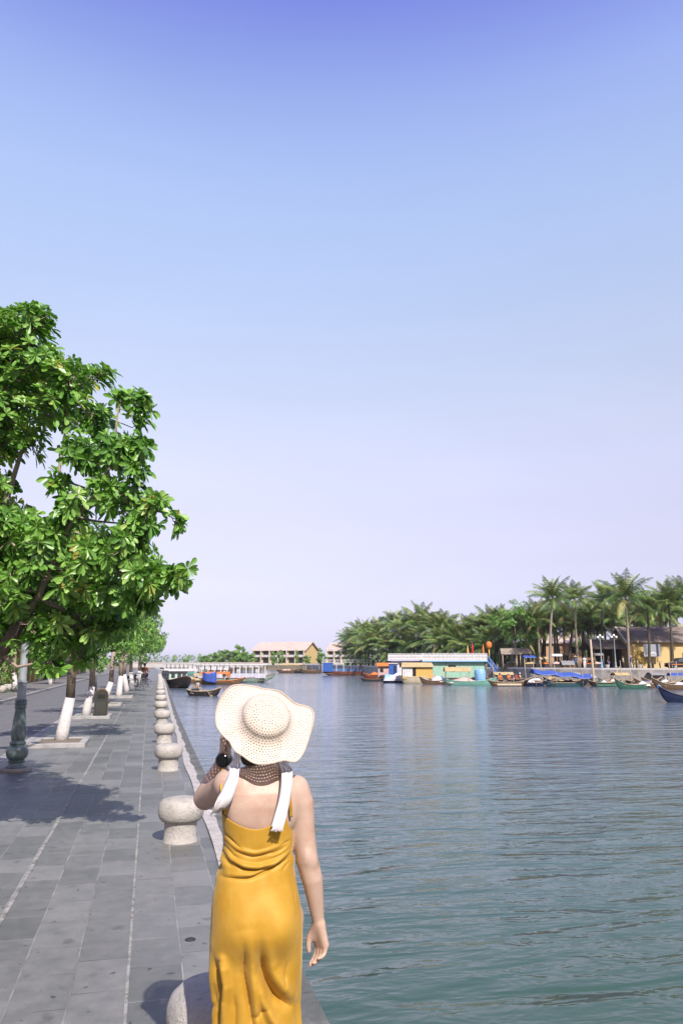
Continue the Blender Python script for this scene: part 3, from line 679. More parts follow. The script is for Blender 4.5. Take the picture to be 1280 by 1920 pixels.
for i, y in enumerate(bys):
    if i == 0:
        r0 = empty('bollard'); mb = MB(); mb.lathe(prof_base, 40); bs = auto_smooth(mb.build('base', STONE, r0), 50)
        mb = MB(); mb.lathe(prof_cap, 48, twist=lambda w, z: 1+.008*math.sin(3*w+z*9)+.006*math.sin(7*w-z*20)); auto_smooth(mb.build('cap', STONE, r0), 60); b0 = o = r0
    else: o = copy_tree(b0)
    o.location = (edge(y)-(.555 if i else .565), y, 0.0); o.rotation_euler = (0, 0, rnd.uniform(0, 6.28)); o.scale = [rnd.uniform(.98, 1.02)]*3
    lab = ['pale stone mushroom bollard half hidden by the yellow dress at the bottom edge', 'pale stone mushroom bollard whose cap touches the woman\'s raised elbow'][i] if i < 2 else 'pale stone mushroom bollard, %s along the quay counting from the woman' % ordn[i]
    tag(o, lab, 'bollard', 'stone bollards along the quay')
# small iron cap set in the paving
q = G(357, 1762); IRON = mat('dark_iron', (.02, .022, .024, 1), .5, .3, 30, .001, 200)
mb = MB(); mb.lathe([(.001,0),(.034,0),(.034,.003),(.028,.005),(.024,.0035),(.001,.003)], 28, (q[0], q[1], .001)); tag(mb.build('drain_cap', IRON, None, True), 'small round black iron cap set into the paving beside the yellow dress', 'drain cap')

# ------------------------------------------------------------------ lamp posts
GRN = mat('dark_green_paint', (.115, .165, .152, 1), .45, .35, 8, .002, 60, stain=((.17,.19,.175,1), .7)); GRY = mat('faded_grey_green_paint', (.27, .30, .31, 1), .5, .15, 7, .001, 60); STN = mat('plinth_stone', (.30, .27, .23, 1), .85, .2, 6, .004, 50)
GLOBE = mat('frosted_globe', (.75, .75, .72, 1), .25, .03, 4)
def lamp_proto():
    r0 = empty('street_lamp')
    MB().lathe([(.001,0),(.235,0),(.24,.02),(.235,.045),(.205,.055),(.001,.055)], 36, (0,0,.0)).build('plinth', STN, r0, False)
    mb = MB(); mb.lathe([(.001,.05),(.15,.05),(.155,.075),(.125,.10),(.115,.135),(.128,.15),(.128,.165),(.112,.175),(.15,.215),(.170,.27),(.172,.32),(.155,.37),(.120,.40),(.108,.41),(.125,.425),(.125,.45),(.11,.46),(.10,.475)], 36); auto_smooth(mb.build('base', GRN, r0), 50)
    mb = MB(); prf = [(.105,.47),(.122,.52),(.125,.60),(.116,.72),(.10,.85),(.088,.96),(.084,.99)]
    g = []
    for k in range(40):
        u = k/39; z = .47+u*.52; rr = np.interp(z, [p[1] for p in prf], [p[0] for p in prf]); row = []
        for j in range(60):
            w = 2*math.pi*j/60; fl = .013*abs(math.sin(4*(w+z*3.2))); row.append(((rr*.84-.004+fl)*math.cos(w), (rr*.84-.004+fl)*math.sin(w), z))
        g.append(row)
    mb.grid(g, True); mb.build('fluted_column', GRN, r0, True)
    mb = MB(); mb.lathe([(.08,.985),(.094,.99),(.094,1.01),(.084,1.02),(.084,1.035),(.098,1.045),(.098,1.065),(.086,1.075),(.086,1.09),(.096,1.10),(.096,1.12),(.076,1.13)], 32); auto_smooth(mb.build('collar', GRN, r0), 40)
    mb = MB(); mb.lathe([(.074,1.13),(.066,1.36),(.066,1.38),(.078,1.39),(.078,1.41),(.062,1.42),(.052,1.95),(.050,2.02),(.066,2.04),(.066,2.06),(.048,2.08),(.040,3.2),(.038,3.6)], 24); auto_smooth(mb.build('shaft', GRY, r0), 40)
    mb = MB(); mb.lathe([(.04,3.58),(.07,3.62),(.05,3.66),(.03,3.72),(.03,3.8)], 20)
    for s in (-1, 1): mb.tube([(0,0,3.45),(s*.15,0,3.42),(s*.3,0,3.5),(s*.33,0,3.6)], .016, 8)
    auto_smooth(mb.build('lamp_arm', GRN, r0), 40)
    for p in ((-.33,0,3.74),(.33,0,3.74),(0,0,3.95)):
        mb = MB(); mb.lathe([(.001+.15*math.sin(a), -.15*math.cos(a)) for a in [math.pi*k/12 for k in range(13)]], 20, p); mb.build('lamp_globe', GLOBE, r0, True)
    return r0
lp = lamp_proto(); q = G(30, 1446); lp.location = (q[0], q[1], 0)
tag(lp, 'green fluted street lamp with a bulbous base in front of the first whitewashed tree', 'street lamp', 'street lamps along the promenade')
for (x, y, lab) in ((-2.45, 38.5, 'dark street lamp behind the arched litter bin'), (-6.4, 43.0, 'street lamp with a pale base beside the road kerb before the dark shop fronts')):
    o = copy_tree(lp); o.location = (x, y, 0 if x > -5 else .09); tag(o, lab)

# ------------------------------------------------------------------ arched litter bin
bx, by = G(191, 1343)[0], 26.2
BING = mat('dark_bin_paint', (.020, .022, .016, 1), .55, .25, 7); BINO = mat('rusty_orange_rim', (.20, .085, .025, 1), .6, .2, 9)
bn = thing('litter_bin', 'dark arched litter bin standing beside the second whitewashed tree', 'litter bin', (bx, by, .075))
arch = [(-.20, 0), (.20, 0), (.20, .60)]+[(.20*math.cos(a), .60+.20*math.sin(a)) for a in [math.pi*k/14 for k in range(1, 14)]]+[(-.20, .60)]
def archprism(sc, y0, y1):
    mb = MB(); p = [(x*sc, .38+(z-.38)*sc) for x, z in arch]; n = len(p)
    mb.add([(x, y0, z) for x, z in p]+[(x, y1, z) for x, z in p], [tuple(range(n)), tuple(range(2*n-1, n-1, -1))]+[(i, n+i, n+(i+1)%n, (i+1)%n) for i in range(n)]); return mb
archprism(1.0, -.14, .14).build('body', BING, bn); archprism(1.045, -.09, .10).build('rim', BINO, bn)
mb = MB(); mb.box(-.12, .12, -.146, -.139, .52, .64); mb.build('opening', mat('black_void', (.006,.006,.006,1), .8), bn)
mb = MB(); mb.box(-.14, .14, -.144, -.139, .12, .42, 0); mb.build('front_panel', mat('bin_panel', (.030,.032,.024,1), .6, .2), bn)
o = copy_tree(bn); o.location = (-.4, 74, 0); tag(o, 'small dark bin far down the promenade beyond the parked bicycles', 'litter bin')
# ------------------------------------------------------------------ broad-leaved trees of the promenade
LEAF, t, b = newmat('broad_leaf'); at = t.new('ShaderNodeAttribute', attribute_name='tone')
v = t.coords(); tn = t.math('ADD', at.outputs['Fac'], t.math('MULTIPLY', t.math('SUBTRACT', t.noise(v, 1.3, 3), .5), .5))
lc = t.ramp(tn, [(.05, (.030, .085, .014, 1)), (.36, (.100, .245, .038, 1)), (.64, (.20, .39, .07, 1)), (.95, (.34, .50, .14, 1)), (1.0, (.40, .36, .08, 1))])
t.link(lc, b.inputs['Base Color']); b.inputs['Roughness'].default_value = .36; b.inputs['Specular IOR Level'].default_value = .55
tr = t.new('ShaderNodeBsdfTranslucent'); t.link(t.mix(1.0, lc, (1.1, 1.25, .45, 1), 'MULTIPLY'), tr.inputs['Color']); mx = t.new('ShaderNodeMixShader'); mx.inputs[0].default_value = .28
t.link(b.outputs[0], mx.inputs[1]); t.link(tr.outputs[0], mx.inputs[2]); t.link(mx.outputs[0], t.n['Material Output'].inputs['Surface'])
BARK = mat('grey_brown_bark', (.12, .095, .07, 1), .9, .35, 9, .012, 26); PBARK = mat('pale_branch_bark', (.26, .21, .165, 1), .85, .25, 9, .006, 40); LIME = mat('whitewashed_bark', (.50, .48, .47, 1), .85, .08, 9, .01, 26, stain=((.26,.23,.19,1), .5))
def leaf_mesh(centres, axes, nleaf, size, full=True, seed=0, cup=(50, 88)):
    """rosettes of obovate leaves; returns verts, faces, tone per vertex"""
    g = np.random.default_rng(seed); n = len(centres); K = nleaf
    c = np.repeat(centres, K, 0); a = np.repeat(axes/np.linalg.norm(axes, axis=1)[:, None], K, 0)
    ph = (np.tile(np.arange(K)*2.39996, n)+np.repeat(g.uniform(0, 6.28, n), K)+g.normal(0, .2, n*K)); u = np.tile((np.arange(K)+.5)/K, n)
    th = np.radians(cup[0]+(cup[1]-cup[0])*u+g.normal(0, 9, n*K)); ref = np.where(np.abs(a[:, 2:3]) < .9, [[0, 0, 1.]], [[1., 0, 0]])
    e1 = np.cross(a, ref); e1 /= np.linalg.norm(e1, axis=1)[:, None]; e2 = np.cross(a, e1)
    d = a*np.cos(th)[:, None]+(e1*np.cos(ph)[:, None]+e2*np.sin(ph)[:, None])*np.sin(th)[:, None]
    w = np.cross(d, a); w /= np.linalg.norm(w, axis=1)[:, None]+1e-9; nn = np.cross(w, d)
    tw = g.normal(0, .35, n*K)[:, None]; w2 = w*np.cos(tw)+nn*np.sin(tw); nn = np.cross(w2, d); w = w2
    Ln = (size*(.62+.42*u)*g.uniform(.75, 1.2, n*K))[:, None]; Wd = Ln*g.uniform(.165, .235, n*K)[:, None]; dr = (.10+.16*g.random(n*K))[:, None]*Ln
    sag = np.array([[0, 0, -1.]])
    q = lambda l, s, lift, dd: c+d*Ln*l+w*Wd*s+nn*Wd*lift+sag*dr*dd
    if full:
        V = np.stack([q(.05,0,0,0), q(.42,0,-.10,.15), q(.76,0,-.10,.55), q(1,0,0,1), q(.42,-.62,.22,.15), q(.76,-1,.22,.6), q(.42,.62,.22,.15), q(.76,1,.22,.6), q(.95,-.5,.1,.92), q(.95,.5,.1,.92)], 1)
        fl = [(0,6,1),(0,1,4),(1,6,7,2),(1,2,5,4),(2,7,9,3),(2,3,8,5)]
    else:
        V = np.stack([q(.05,0,0,0), q(.62,.95,.15,.4), q(1,0,0,1), q(.62,-.95,.15,.4), q(.62,0,-.12,.4)], 1); fl = [(0,1,4),(0,4,3),(4,1,2),(4,2,3)]
    m = V.shape[1]; base = np.arange(n*K)*m
    F_ = [[int(b_+i) for i in f] for b_ in base for f in fl]
    tone = np.clip(g.normal(.5, .16, n*K)+np.repeat(g.normal(0, .13, n), K)-.10*u+.1, 0, 1)
    return V.reshape(-1, 3), F_, np.repeat(tone, m)
def leaf_obj(name, V, F_, T, parent, m=LEAF):
    o = mesh_obj(name, V, F_, m, parent); a = o.data.attributes.new('tone', 'FLOAT', 'POINT'); a.data.foreach_set('value', np.asarray(T, np.float32)); return o
def grow(root, limbs, blobs, nros, nleaf, size, full, seed, up=.5, twig=True, bark=BARK, centre=None, lean_out=.8, bare=None):
    """limbs: list of (points, radii); blobs: (centre, radius, weight); adds crown and branches"""
    g = np.random.default_rng(seed)
    samples = []
    for pts, rad in limbs:
        pts = [np.array(p, float) for p in pts]
        for i in range(len(pts)-1):
            for k in range(6): samples.append(np.r_[pts[i]+(pts[i+1]-pts[i])*k/6, rad[i]+(rad[i+1]-rad[i])*k/6])
        samples.append(np.r_[pts[-1], rad[-1]])
    samples = np.array(samples); mb = MB()
    for pts, rad in limbs: mb.tube(pts, rad, 8)
    bl = [(np.array(c, float), r, w) for c, r, w in blobs]; tot = sum(w for *_, w in bl); cen = []; ax = []
    mid = np.array(centre, float) if centre is not None else np.mean([c for c, *_ in bl], 0)
    for c, r, w in bl:
        i = np.argmin(np.linalg.norm(samples[:, :3]-c, axis=1)+.25*np.maximum(0, samples[:, 2]-c[2])); s = samples[i]; m_ = (s[:3]+c)/2+g.normal(0, .06, 3)-np.array([0, 0, .04])
        r_s = min(s[3]*.7, .022); mb.tube([s[:3], m_, c], [r_s, r_s*.75, .006], 6)
        sub = np.array([s[:3]*(1-k)+m_*k for k in np.linspace(.3, 1, 5)]+[m_*(1-k)+c*k for k in np.linspace(.2, 1, 6)])
        n = max(2, int(round(nros*w/tot)))
        dv = g.normal(0, 1, (n, 3)); dv /= np.linalg.norm(dv, axis=1)[:, None]; rr = r*g.random(n)**.45
        P_ = c+dv*rr[:, None]*np.array([1, 1, .85])
        if bare is not None:                                  # keep the bare main branch free of leaves on the side towards the camera
            keep = np.ones(n, bool)
            for q_ in bare:
                w_ = P_-q_[:3]; o_ = np.array([.15, -.98, -.12]); al = w_@o_; keep &= ~((al > -.06) & (al < 1.3) & (np.linalg.norm(w_-al[:, None]*o_, axis=1) < q_[3]))
            P_, dv = P_[keep], dv[keep]; n = len(P_)
            if n == 0: continue
        cen.append(P_)
        out = P_-mid; out /= np.linalg.norm(out, axis=1)[:, None]+1e-6
        ax.append(dv*.45+out*lean_out+np.array([0, 0, up])+g.normal(0, .28, (n, 3)))
        if twig:
            for p, a_ in zip(P_, ax[-1]):
                j = np.argmin(np.linalg.norm(sub-p, axis=1)); a_ = a_/np.linalg.norm(a_)
                mb.tube([sub[j], (sub[j]+p)/2-np.array([0, 0, .03]), p-a_*.02, p+a_*.01], [.006, .005, .0042, .003], 4, cap=False)
    V, F_, T = leaf_mesh(np.concatenate(cen), np.concatenate(ax), nleaf, size, full, seed+1)
    mb.build('branches', bark, root, True) if True else None
    return leaf_obj('crown', V, F_, T, root)

# the near tree, whose trunk stands just outside the frame
nt = thing('tree', 'nearest broad-leaved tree, its leaning branch rising over the left edge of the promenade', 'tree', (0, 0, 0), group='trees along the promenade')
pw = lambda x, y, Y: P(x, y, Y)
trunk = [(-2.02, 8.75, -.05), (-1.93, 8.6, .5), (-1.78, 8.35, 1.1), tuple(pw(2, 1225, 8.0))]
mb = MB(); mb.tube(trunk+[tuple(pw(40, 1165, 7.9))], [.12, .105, .085, .062, .055], 14); mb.build('trunk', BARK, nt, True)
limbs = [([pw(30,1182,7.92), pw(72,1118,7.8), pw(97,1062,7.65), pw(128,990,7.5), pw(175,932,7.35), pw(205,880,7.3), pw(217,815,7.25), pw(222,765,7.2)], [.046,.033,.027,.022,.018,.013,.010,.007]),
         ([pw(128,990,7.5), pw(120,940,7.7), pw(112,880,7.9), pw(125,790,8.0), pw(120,720,8.1)], [.026,.020,.015,.012,.008]),
         ([pw(2,1225,8.0), pw(-10,1100,8.3), pw(5,960,8.5), pw(40,850,8.4), pw(75,800,8.3)], [.05,.042,.034,.022,.012]),
         ([pw(5,960,8.5), pw(-10,830,8.4), pw(15,700,8.3), pw(40,620,8.2)], [.03,.024,.016,.009]),
         ([pw(97,1062,7.65), pw(180,1060,7.5), pw(260,1085,7.2), pw(325,1090,7.05)], [.026,.020,.014,.008]),
         ([pw(175,932,7.35), pw(240,940,7.2), pw(300,960,7.1)], [.018,.013,.008]),
         ([pw(72,1118,7.8), pw(130,1150,7.9), pw(200,1160,8.0)], [.028,.02,.01]),
         ([trunk[3], (-2.1, 8.6, 2.6), (-2.6, 8.4, 3.5), (-3.0, 8.3, 4.4)], [.055,.045,.03,.015]), ([trunk[2], (-2.4, 8.9, 2.2), (-3.2, 9.0, 3.0)], [.06,.035,.015])]
NB = [(0,622,62,8.2),(55,604,46,8.1),(70,680,62,8.0),(10,700,60,8.3),(130,715,48,7.8),(0,770,70,8.2),(185,700,30,7.7),(222,745,20,7.3),(265,755,27,7.2),(262,790,16,7.2),(170,775,42,7.6),(95,760,50,7.9),(225,850,44,7.25),(262,838,22,7.1),(250,885,26,7.1),(160,850,44,7.5),
      (60,830,34,8.2),(110,905,22,7.7),(-20,830,60,8.5),(150,955,42,7.4),(215,925,42,7.2),(292,945,24,7.05),(328,978,18,7.0),(265,985,40,7.15),(75,1005,50,7.5),(10,1000,55,7.8),(170,1040,55,7.4),(230,1030,48,7.2),(285,1075,42,7.05),(335,1082,30,6.95),
      (100,1085,56,7.5),(20,1090,62,7.7),(195,1110,56,7.6),(265,1125,34,7.3),(55,1165,52,7.9),(140,1170,52,7.9),(215,1170,40,8.0),(95,1238,26,7.9),(150,1232,26,8.2),(-40,950,80,8.4),(-60,1060,80,8.2),(-30,640,70,8.4),(0,1185,40,8.1)]
blobs = []
for x, y, r, Y in NB:
    p = pw(x, y, Y); rm = r/(F/(Y*.97)); blobs.append((p, rm, r**2.0+300))
    if r > 38: blobs.append((pw(x, y, Y+.75+rnd.uniform(-.2,.35)), rm*1.1, r**2*.95))
    if r > 46: blobs.append((pw(x+rnd.uniform(-20,20), y+rnd.uniform(-15,15), Y+1.5), rm*1.2, r**2*.6))
for k in range(16): blobs.append(((rnd.uniform(-4.3,-2.1), rnd.uniform(7.4,10.2), rnd.uniform(2.6,5.6)), rnd.uniform(.35,.55), 3000))
grow(nt, limbs, blobs, 2900, 11, .136, True, 5, up=.25, bark=PBARK, centre=(-1.9, 8.4, 3.6), bare=[np.r_[np.array(limbs[0][0][i])*(1-k/4)+np.array(limbs[0][0][i+1])*k/4, (.075, .08, .075, .065, .05)[i]] for i in (0, 1, 2, 3) for k in range(4)]+[np.r_[np.array(limbs[0][0][6])*(1-k/3)+np.array(limbs[0][0][7])*k/3, .06] for k in range(3)])

# row trees: one nearer build, two lighter ones that are repeated
def row_tree(name, seed, nros, nleaf, size, full, white=.92, twig=True, rad=1.9, h=(2.05, 5.0), lean=.12):
    g = random.Random(seed); root = empty(name)
    z1 = 2.15; pts = [(-.03, 0, -.05), (.0, 0, .22), (lean*.9, 0, white), (lean*1.05, .03, z1)]
    MB().tube(pts[:3]+[], [.158, .135, .104], 16).build('whitewashed_base', LIME, root, True)
    MB().tube([pts[2], ((pts[2][0]+lean)/2-.01, .03, (white+z1)/2), pts[3]], [.098, .090, .085], 14).build('trunk', BARK if full else PBARK, root, True)
    limbs = []; blobs = []
    for k in range(6):
        a = k*math.pi/3+g.uniform(-.3,.3); rr = rad*g.uniform(.55,.8); zt = g.uniform(3.0, h[1]-.7)
        limbs.append(([pts[3], (lean+rr*.35*math.cos(a), rr*.35*math.sin(a), z1+.45), (lean+rr*.75*math.cos(a), rr*.75*math.sin(a), (z1+zt)/2+.3), (lean+rr*math.cos(a), rr*math.sin(a), zt)], [.075,.05,.03,.012]))
    limbs.append(([pts[3], (lean, 0, 3.2), (lean+.1, .1, h[1]-.6)], [.08,.05,.015]))
    for k in range(34):
        while True:
            x, y, z = g.uniform(-1,1), g.uniform(-1,1), g.uniform(-1,1); q_ = x*x+y*y+z*z
            if .2 < q_ < 1: break
        zz_ = (h[0]+h[1])/2+z*(h[1]-h[0])/2; taper = 1.0 if zz_ < 3.6 else 1-.25*(zz_-3.6)/1.4
        blobs.append(((lean+x*rad*taper*.86, y*rad*taper*.86, zz_), g.uniform(.32,.52), g.uniform(.7,1.3)))
    grow(root, limbs, blobs, nros, nleaf, size, full, seed, up=.3, twig=twig, centre=(lean, 0, 3.0)); return root
T2 = row_tree('tree', 31, 760, 10, .155, True)
q = G(117, 1392); T2.location = (q[0], q[1], .03); tag(T2, 'broad-leaved tree with a curved whitewashed trunk just behind the green street lamp', 'tree', 'trees along the promenade')
TA = row_tree('tree', 47, 640, 9, .18, False, twig=False, rad=2.0, h=(1.62, 5.0)); TB = row_tree('tree', 58, 640, 9, .18, False, twig=False, rad=2.05, lean=.25, h=(1.62, 5.0))
spots = [(TA, (-1.88, 26.6), 0.3, 'broad-leaved whitewashed tree beside the arched litter bin'), (TB, (-1.72, 33.6), 2.0, 'broad-leaved whitewashed tree right behind the arched litter bin'),
         (TA, (-1.40, 40.6), 1.2, 'whitewashed tree with a leaning base in front of the parked bicycles'), (TB, (-1.25, 47.5), 4.0, 'whitewashed tree rising straight behind the leaning one by the bicycles'),
         (TA, (-1.1, 55), 2.6, 'broad-leaved tree behind the parked bicycles'), (TB, (-.95, 62), .5, 'farther broad-leaved tree, second behind the parked bicycles'), (TA, (-.8, 70), 5.1, 'broad-leaved tree near the far bin on the promenade'), (TB, (-.6, 79), 3.2, 'last broad-leaved tree at the far end of the promenade row')]
used = set()
for pr, (x, y), rz, lab in spots:
    o = pr if id(pr) not in used else copy_tree(pr); used.add(id(pr)); o.location = (x, y, .03 if y < 30 else 0); o.rotation_euler = (0, 0, rz if y > 40 else 0); o.scale = (1.12,)*3 if y > 40 else (1, 1, 1); tag(o, lab, 'tree', 'trees along the promenade')
for (x, y, s, rz, lab) in ((-7.0, 33, 1.0, 1, 'tree in deep shade on the far side of the street at the left edge'), (-7.2, 47, 1.1, 2.2, 'shaded street tree before the dark shop fronts'), (-7.1, 62, 1.05, 3.0, 'street tree beside the ochre pillared house'), (-7.0, 80, 1.1, 4.2, 'street tree near the far white houses'), (-6.9, 102, 1.15, .4, 'farthest street tree on the house side of the road')):
    o = copy_tree(TB); o.location = (x, y, .09); o.scale = (s,)*3; o.rotation_euler = (0, 0, rz); tag(o, lab, 'tree', 'trees on the house side of the street')
# stone rings round the first two trees
for (x, y, lab) in ((q[0]+.0, 18.05, 'low stone planter ring around the first whitewashed tree'), (-1.68, 26.35, 'low stone planter slab under the litter bin and second whitewashed tree'), (-1.6, 33.6, 'low stone planter ring around the third whitewashed tree'), (-1.3, 40.6, 'low stone planter ring around the leaning whitewashed tree')):
    mb = MB(); w = .56
    for a, b_, c_, d_ in ((-w,w,-w*1.3,-w*1.3+.14),(-w,w,w*1.3-.14,w*1.3),(-w,-w+.14,-w*1.3+.14,w*1.3-.14),(w-.14,w,-w*1.3+.14,w*1.3-.14)): mb.box(a,b_,c_,d_,-.02,.085,.012)
    o = mb.build('tree_planter', KST); o.location = (x, y, 0); tag(o, lab, 'planter', 'stone planters of the promenade trees')
    m2 = MB().box(-w+.14, w-.14, -w*1.3+.14, w*1.3-.14, -.02, .06).build('soil', EARTH if y != 26.35 else KST, o)
# ------------------------------------------------------------------ boats
WOOD = mat('weathered_boat_wood', (.13, .075, .04, 1), .7, .3, 3, .004, 40); DWOOD = mat('dark_tarred_wood', (.025, .02, .017, 1), .6, .3, 3); PWOOD = mat('sun_bleached_wood', (.32, .25, .17, 1), .8, .25, 4, .003, 40)
TEAL = mat('pale_teal_paint', (.16, .36, .29, 1), .5, .12, 3, stain=((.10,.09,.07,1), .5)); GREENP = mat('green_boat_paint', (.04, .13, .085, 1), .5, .2, 3); NAVY = mat('navy_boat_paint', (.010, .018, .06, 1), .45, .25, 3); BLUEP = mat('bright_blue_paint', (.02, .085, .33, 1), .5, .12, 3)
SKYB = mat('sky_blue_paint', (.22, .42, .66, 1), .5, .1, 3); WHITEP = mat('chalky_white_paint', (.56, .55, .56, 1), .6, .06, 2, stain=((.33,.30,.27,1), .45)); CREAM = mat('cream_paint', (.50, .42, .30, 1), .6, .1, 2); YELP = mat('yellow_paint', (.52, .33, .08, 1), .6, .1, 2); ORNG = mat('orange_cloth', (.55, .16, .03, 1), .8, .15, 3); REDP = mat('red_brown_paint', (.17, .05, .028, 1), .55, .2, 3)
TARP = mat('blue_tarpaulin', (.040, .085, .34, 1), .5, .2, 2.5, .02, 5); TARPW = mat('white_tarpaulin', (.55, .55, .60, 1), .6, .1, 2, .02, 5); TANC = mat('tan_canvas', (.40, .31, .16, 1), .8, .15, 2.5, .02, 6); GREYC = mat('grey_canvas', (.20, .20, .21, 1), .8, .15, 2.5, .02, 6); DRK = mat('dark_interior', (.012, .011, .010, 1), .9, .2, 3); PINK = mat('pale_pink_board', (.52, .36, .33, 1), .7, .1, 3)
GLASS, t, b = newmat('cabin_glass'); b.inputs['Base Color'].default_value = (.04, .06, .07, 1); b.inputs['Roughness'].default_value = .08
POLE = mat('bamboo_pole', (.36, .30, .21, 1), .7, .25, 5); LGREEN = mat('light_green_board', (.27, .45, .34, 1), .55, .10, 1.6, stain=((.20,.36,.26,1), .5))
RZ = -YAW
def wpos(px, py): return G(px, py, WATER)
def boat(name, label, px, py, Lm, B, hullm, rz=RZ, cat='boat', H=.45, bow=.45, stern=.22, railm=WOOD, deckm=PWOOD, group=None, fine=1.0, thw=3):
    p = wpos(px, py); r = thing(name, label, cat, (p[0], p[1], WATER), rz, group)
    n = 22; out = []; inn = []; rl_ = []; rr_2 = []
    for i in range(n+1):
        u = -1+2*i/n; w = B/2*(1-abs(u)**(2.2+.6*fine))**.85; sh = H+(bow if u > 0 else stern)*abs(u)**2.6; kz = -.16+(sh*.86+.16)*abs(u)**5; x = u*Lm/2*(1+.03*abs(u)*(1 if u > 0 else 0))
        w = max(w, .035)
        sec = [(-w, sh), (-w*.93, sh*.45+kz*.55), (-w*.66, kz+.05), (0, kz), (w*.66, kz+.05), (w*.93, sh*.45+kz*.55), (w, sh)]
        out.append([(x, a, z) for a, z in sec]); fl = max(kz+.10, .06)+.05*abs(u)
        wi = max(w-.05, .015); inn.append([(x*.985, -wi, sh-.004), (x*.985, -wi*.85, min(fl, sh-.02)), (x*.985, wi*.85, min(fl, sh-.02)), (x*.985, wi, sh-.004)]); rl_.append((x, -w, sh)); rr_2.append((x, w, sh))
    auto_smooth(MB().grid(out).build('hull', hullm, r), 35); MB().grid(inn).build('deck', deckm, r)
    mb = MB(); mb.tube(rl_, .045, 6); mb.tube(rr_2, .045, 6); mb.build('gunwale', railm, r, True)
    for k in range(thw):
        x = Lm*(-.28+.56*k/max(1, thw-1)); mb = MB().box(x-.11, x+.11, -B*.42, B*.42, H-.10, H-.06); mb.build('thwart', railm, r)
    r['_H'] = H; return r
def posts(root, pts, z0, z1, m, rad=.03):
    for x, y in pts: MB().tube([(x, y, z0), (x, y, z1)], rad, 7).build('post', m, root, True)
def arch_canopy(root, x0, x1, w, z, rise, m, name='canopy', sag=.04, n=14, skew=0.0):
    g = []
    for i in range(15):
        u = i/14; x = x0+(x1-x0)*u; g.append([(x, -w+2*w*j/n, z+rise*math.cos((j/n-.5)*math.pi)-sag*math.sin(u*math.pi*3)**2+skew*u) for j in range(n+1)])
    o = MB().grid(g).build(name, m, root, True); sd_ = o.modifiers.new('cloth', 'SOLIDIFY'); sd_.thickness = .03; return o
def heap(root, name, x0, x1, w, z, h, m, seed):
    g = random.Random(seed); G_ = []; ph = [g.uniform(0, 6) for _ in range(6)]
    for i in range(13):
        u = i/12; row = []
        for j in range(13):
            v_ = j/12; e = (math.sin(u*math.pi)*math.sin(v_*math.pi))**.5
            row.append((x0+(x1-x0)*u, -w+2*w*v_, z+h*e*(.72+.28*math.sin(u*7+ph[0])*math.cos(v_*6+ph[1]))+.05*math.sin(u*19+ph[2]+v_*7)*e))
        G_.append(row)
    return MB().grid(G_).build(name, m, root, True)
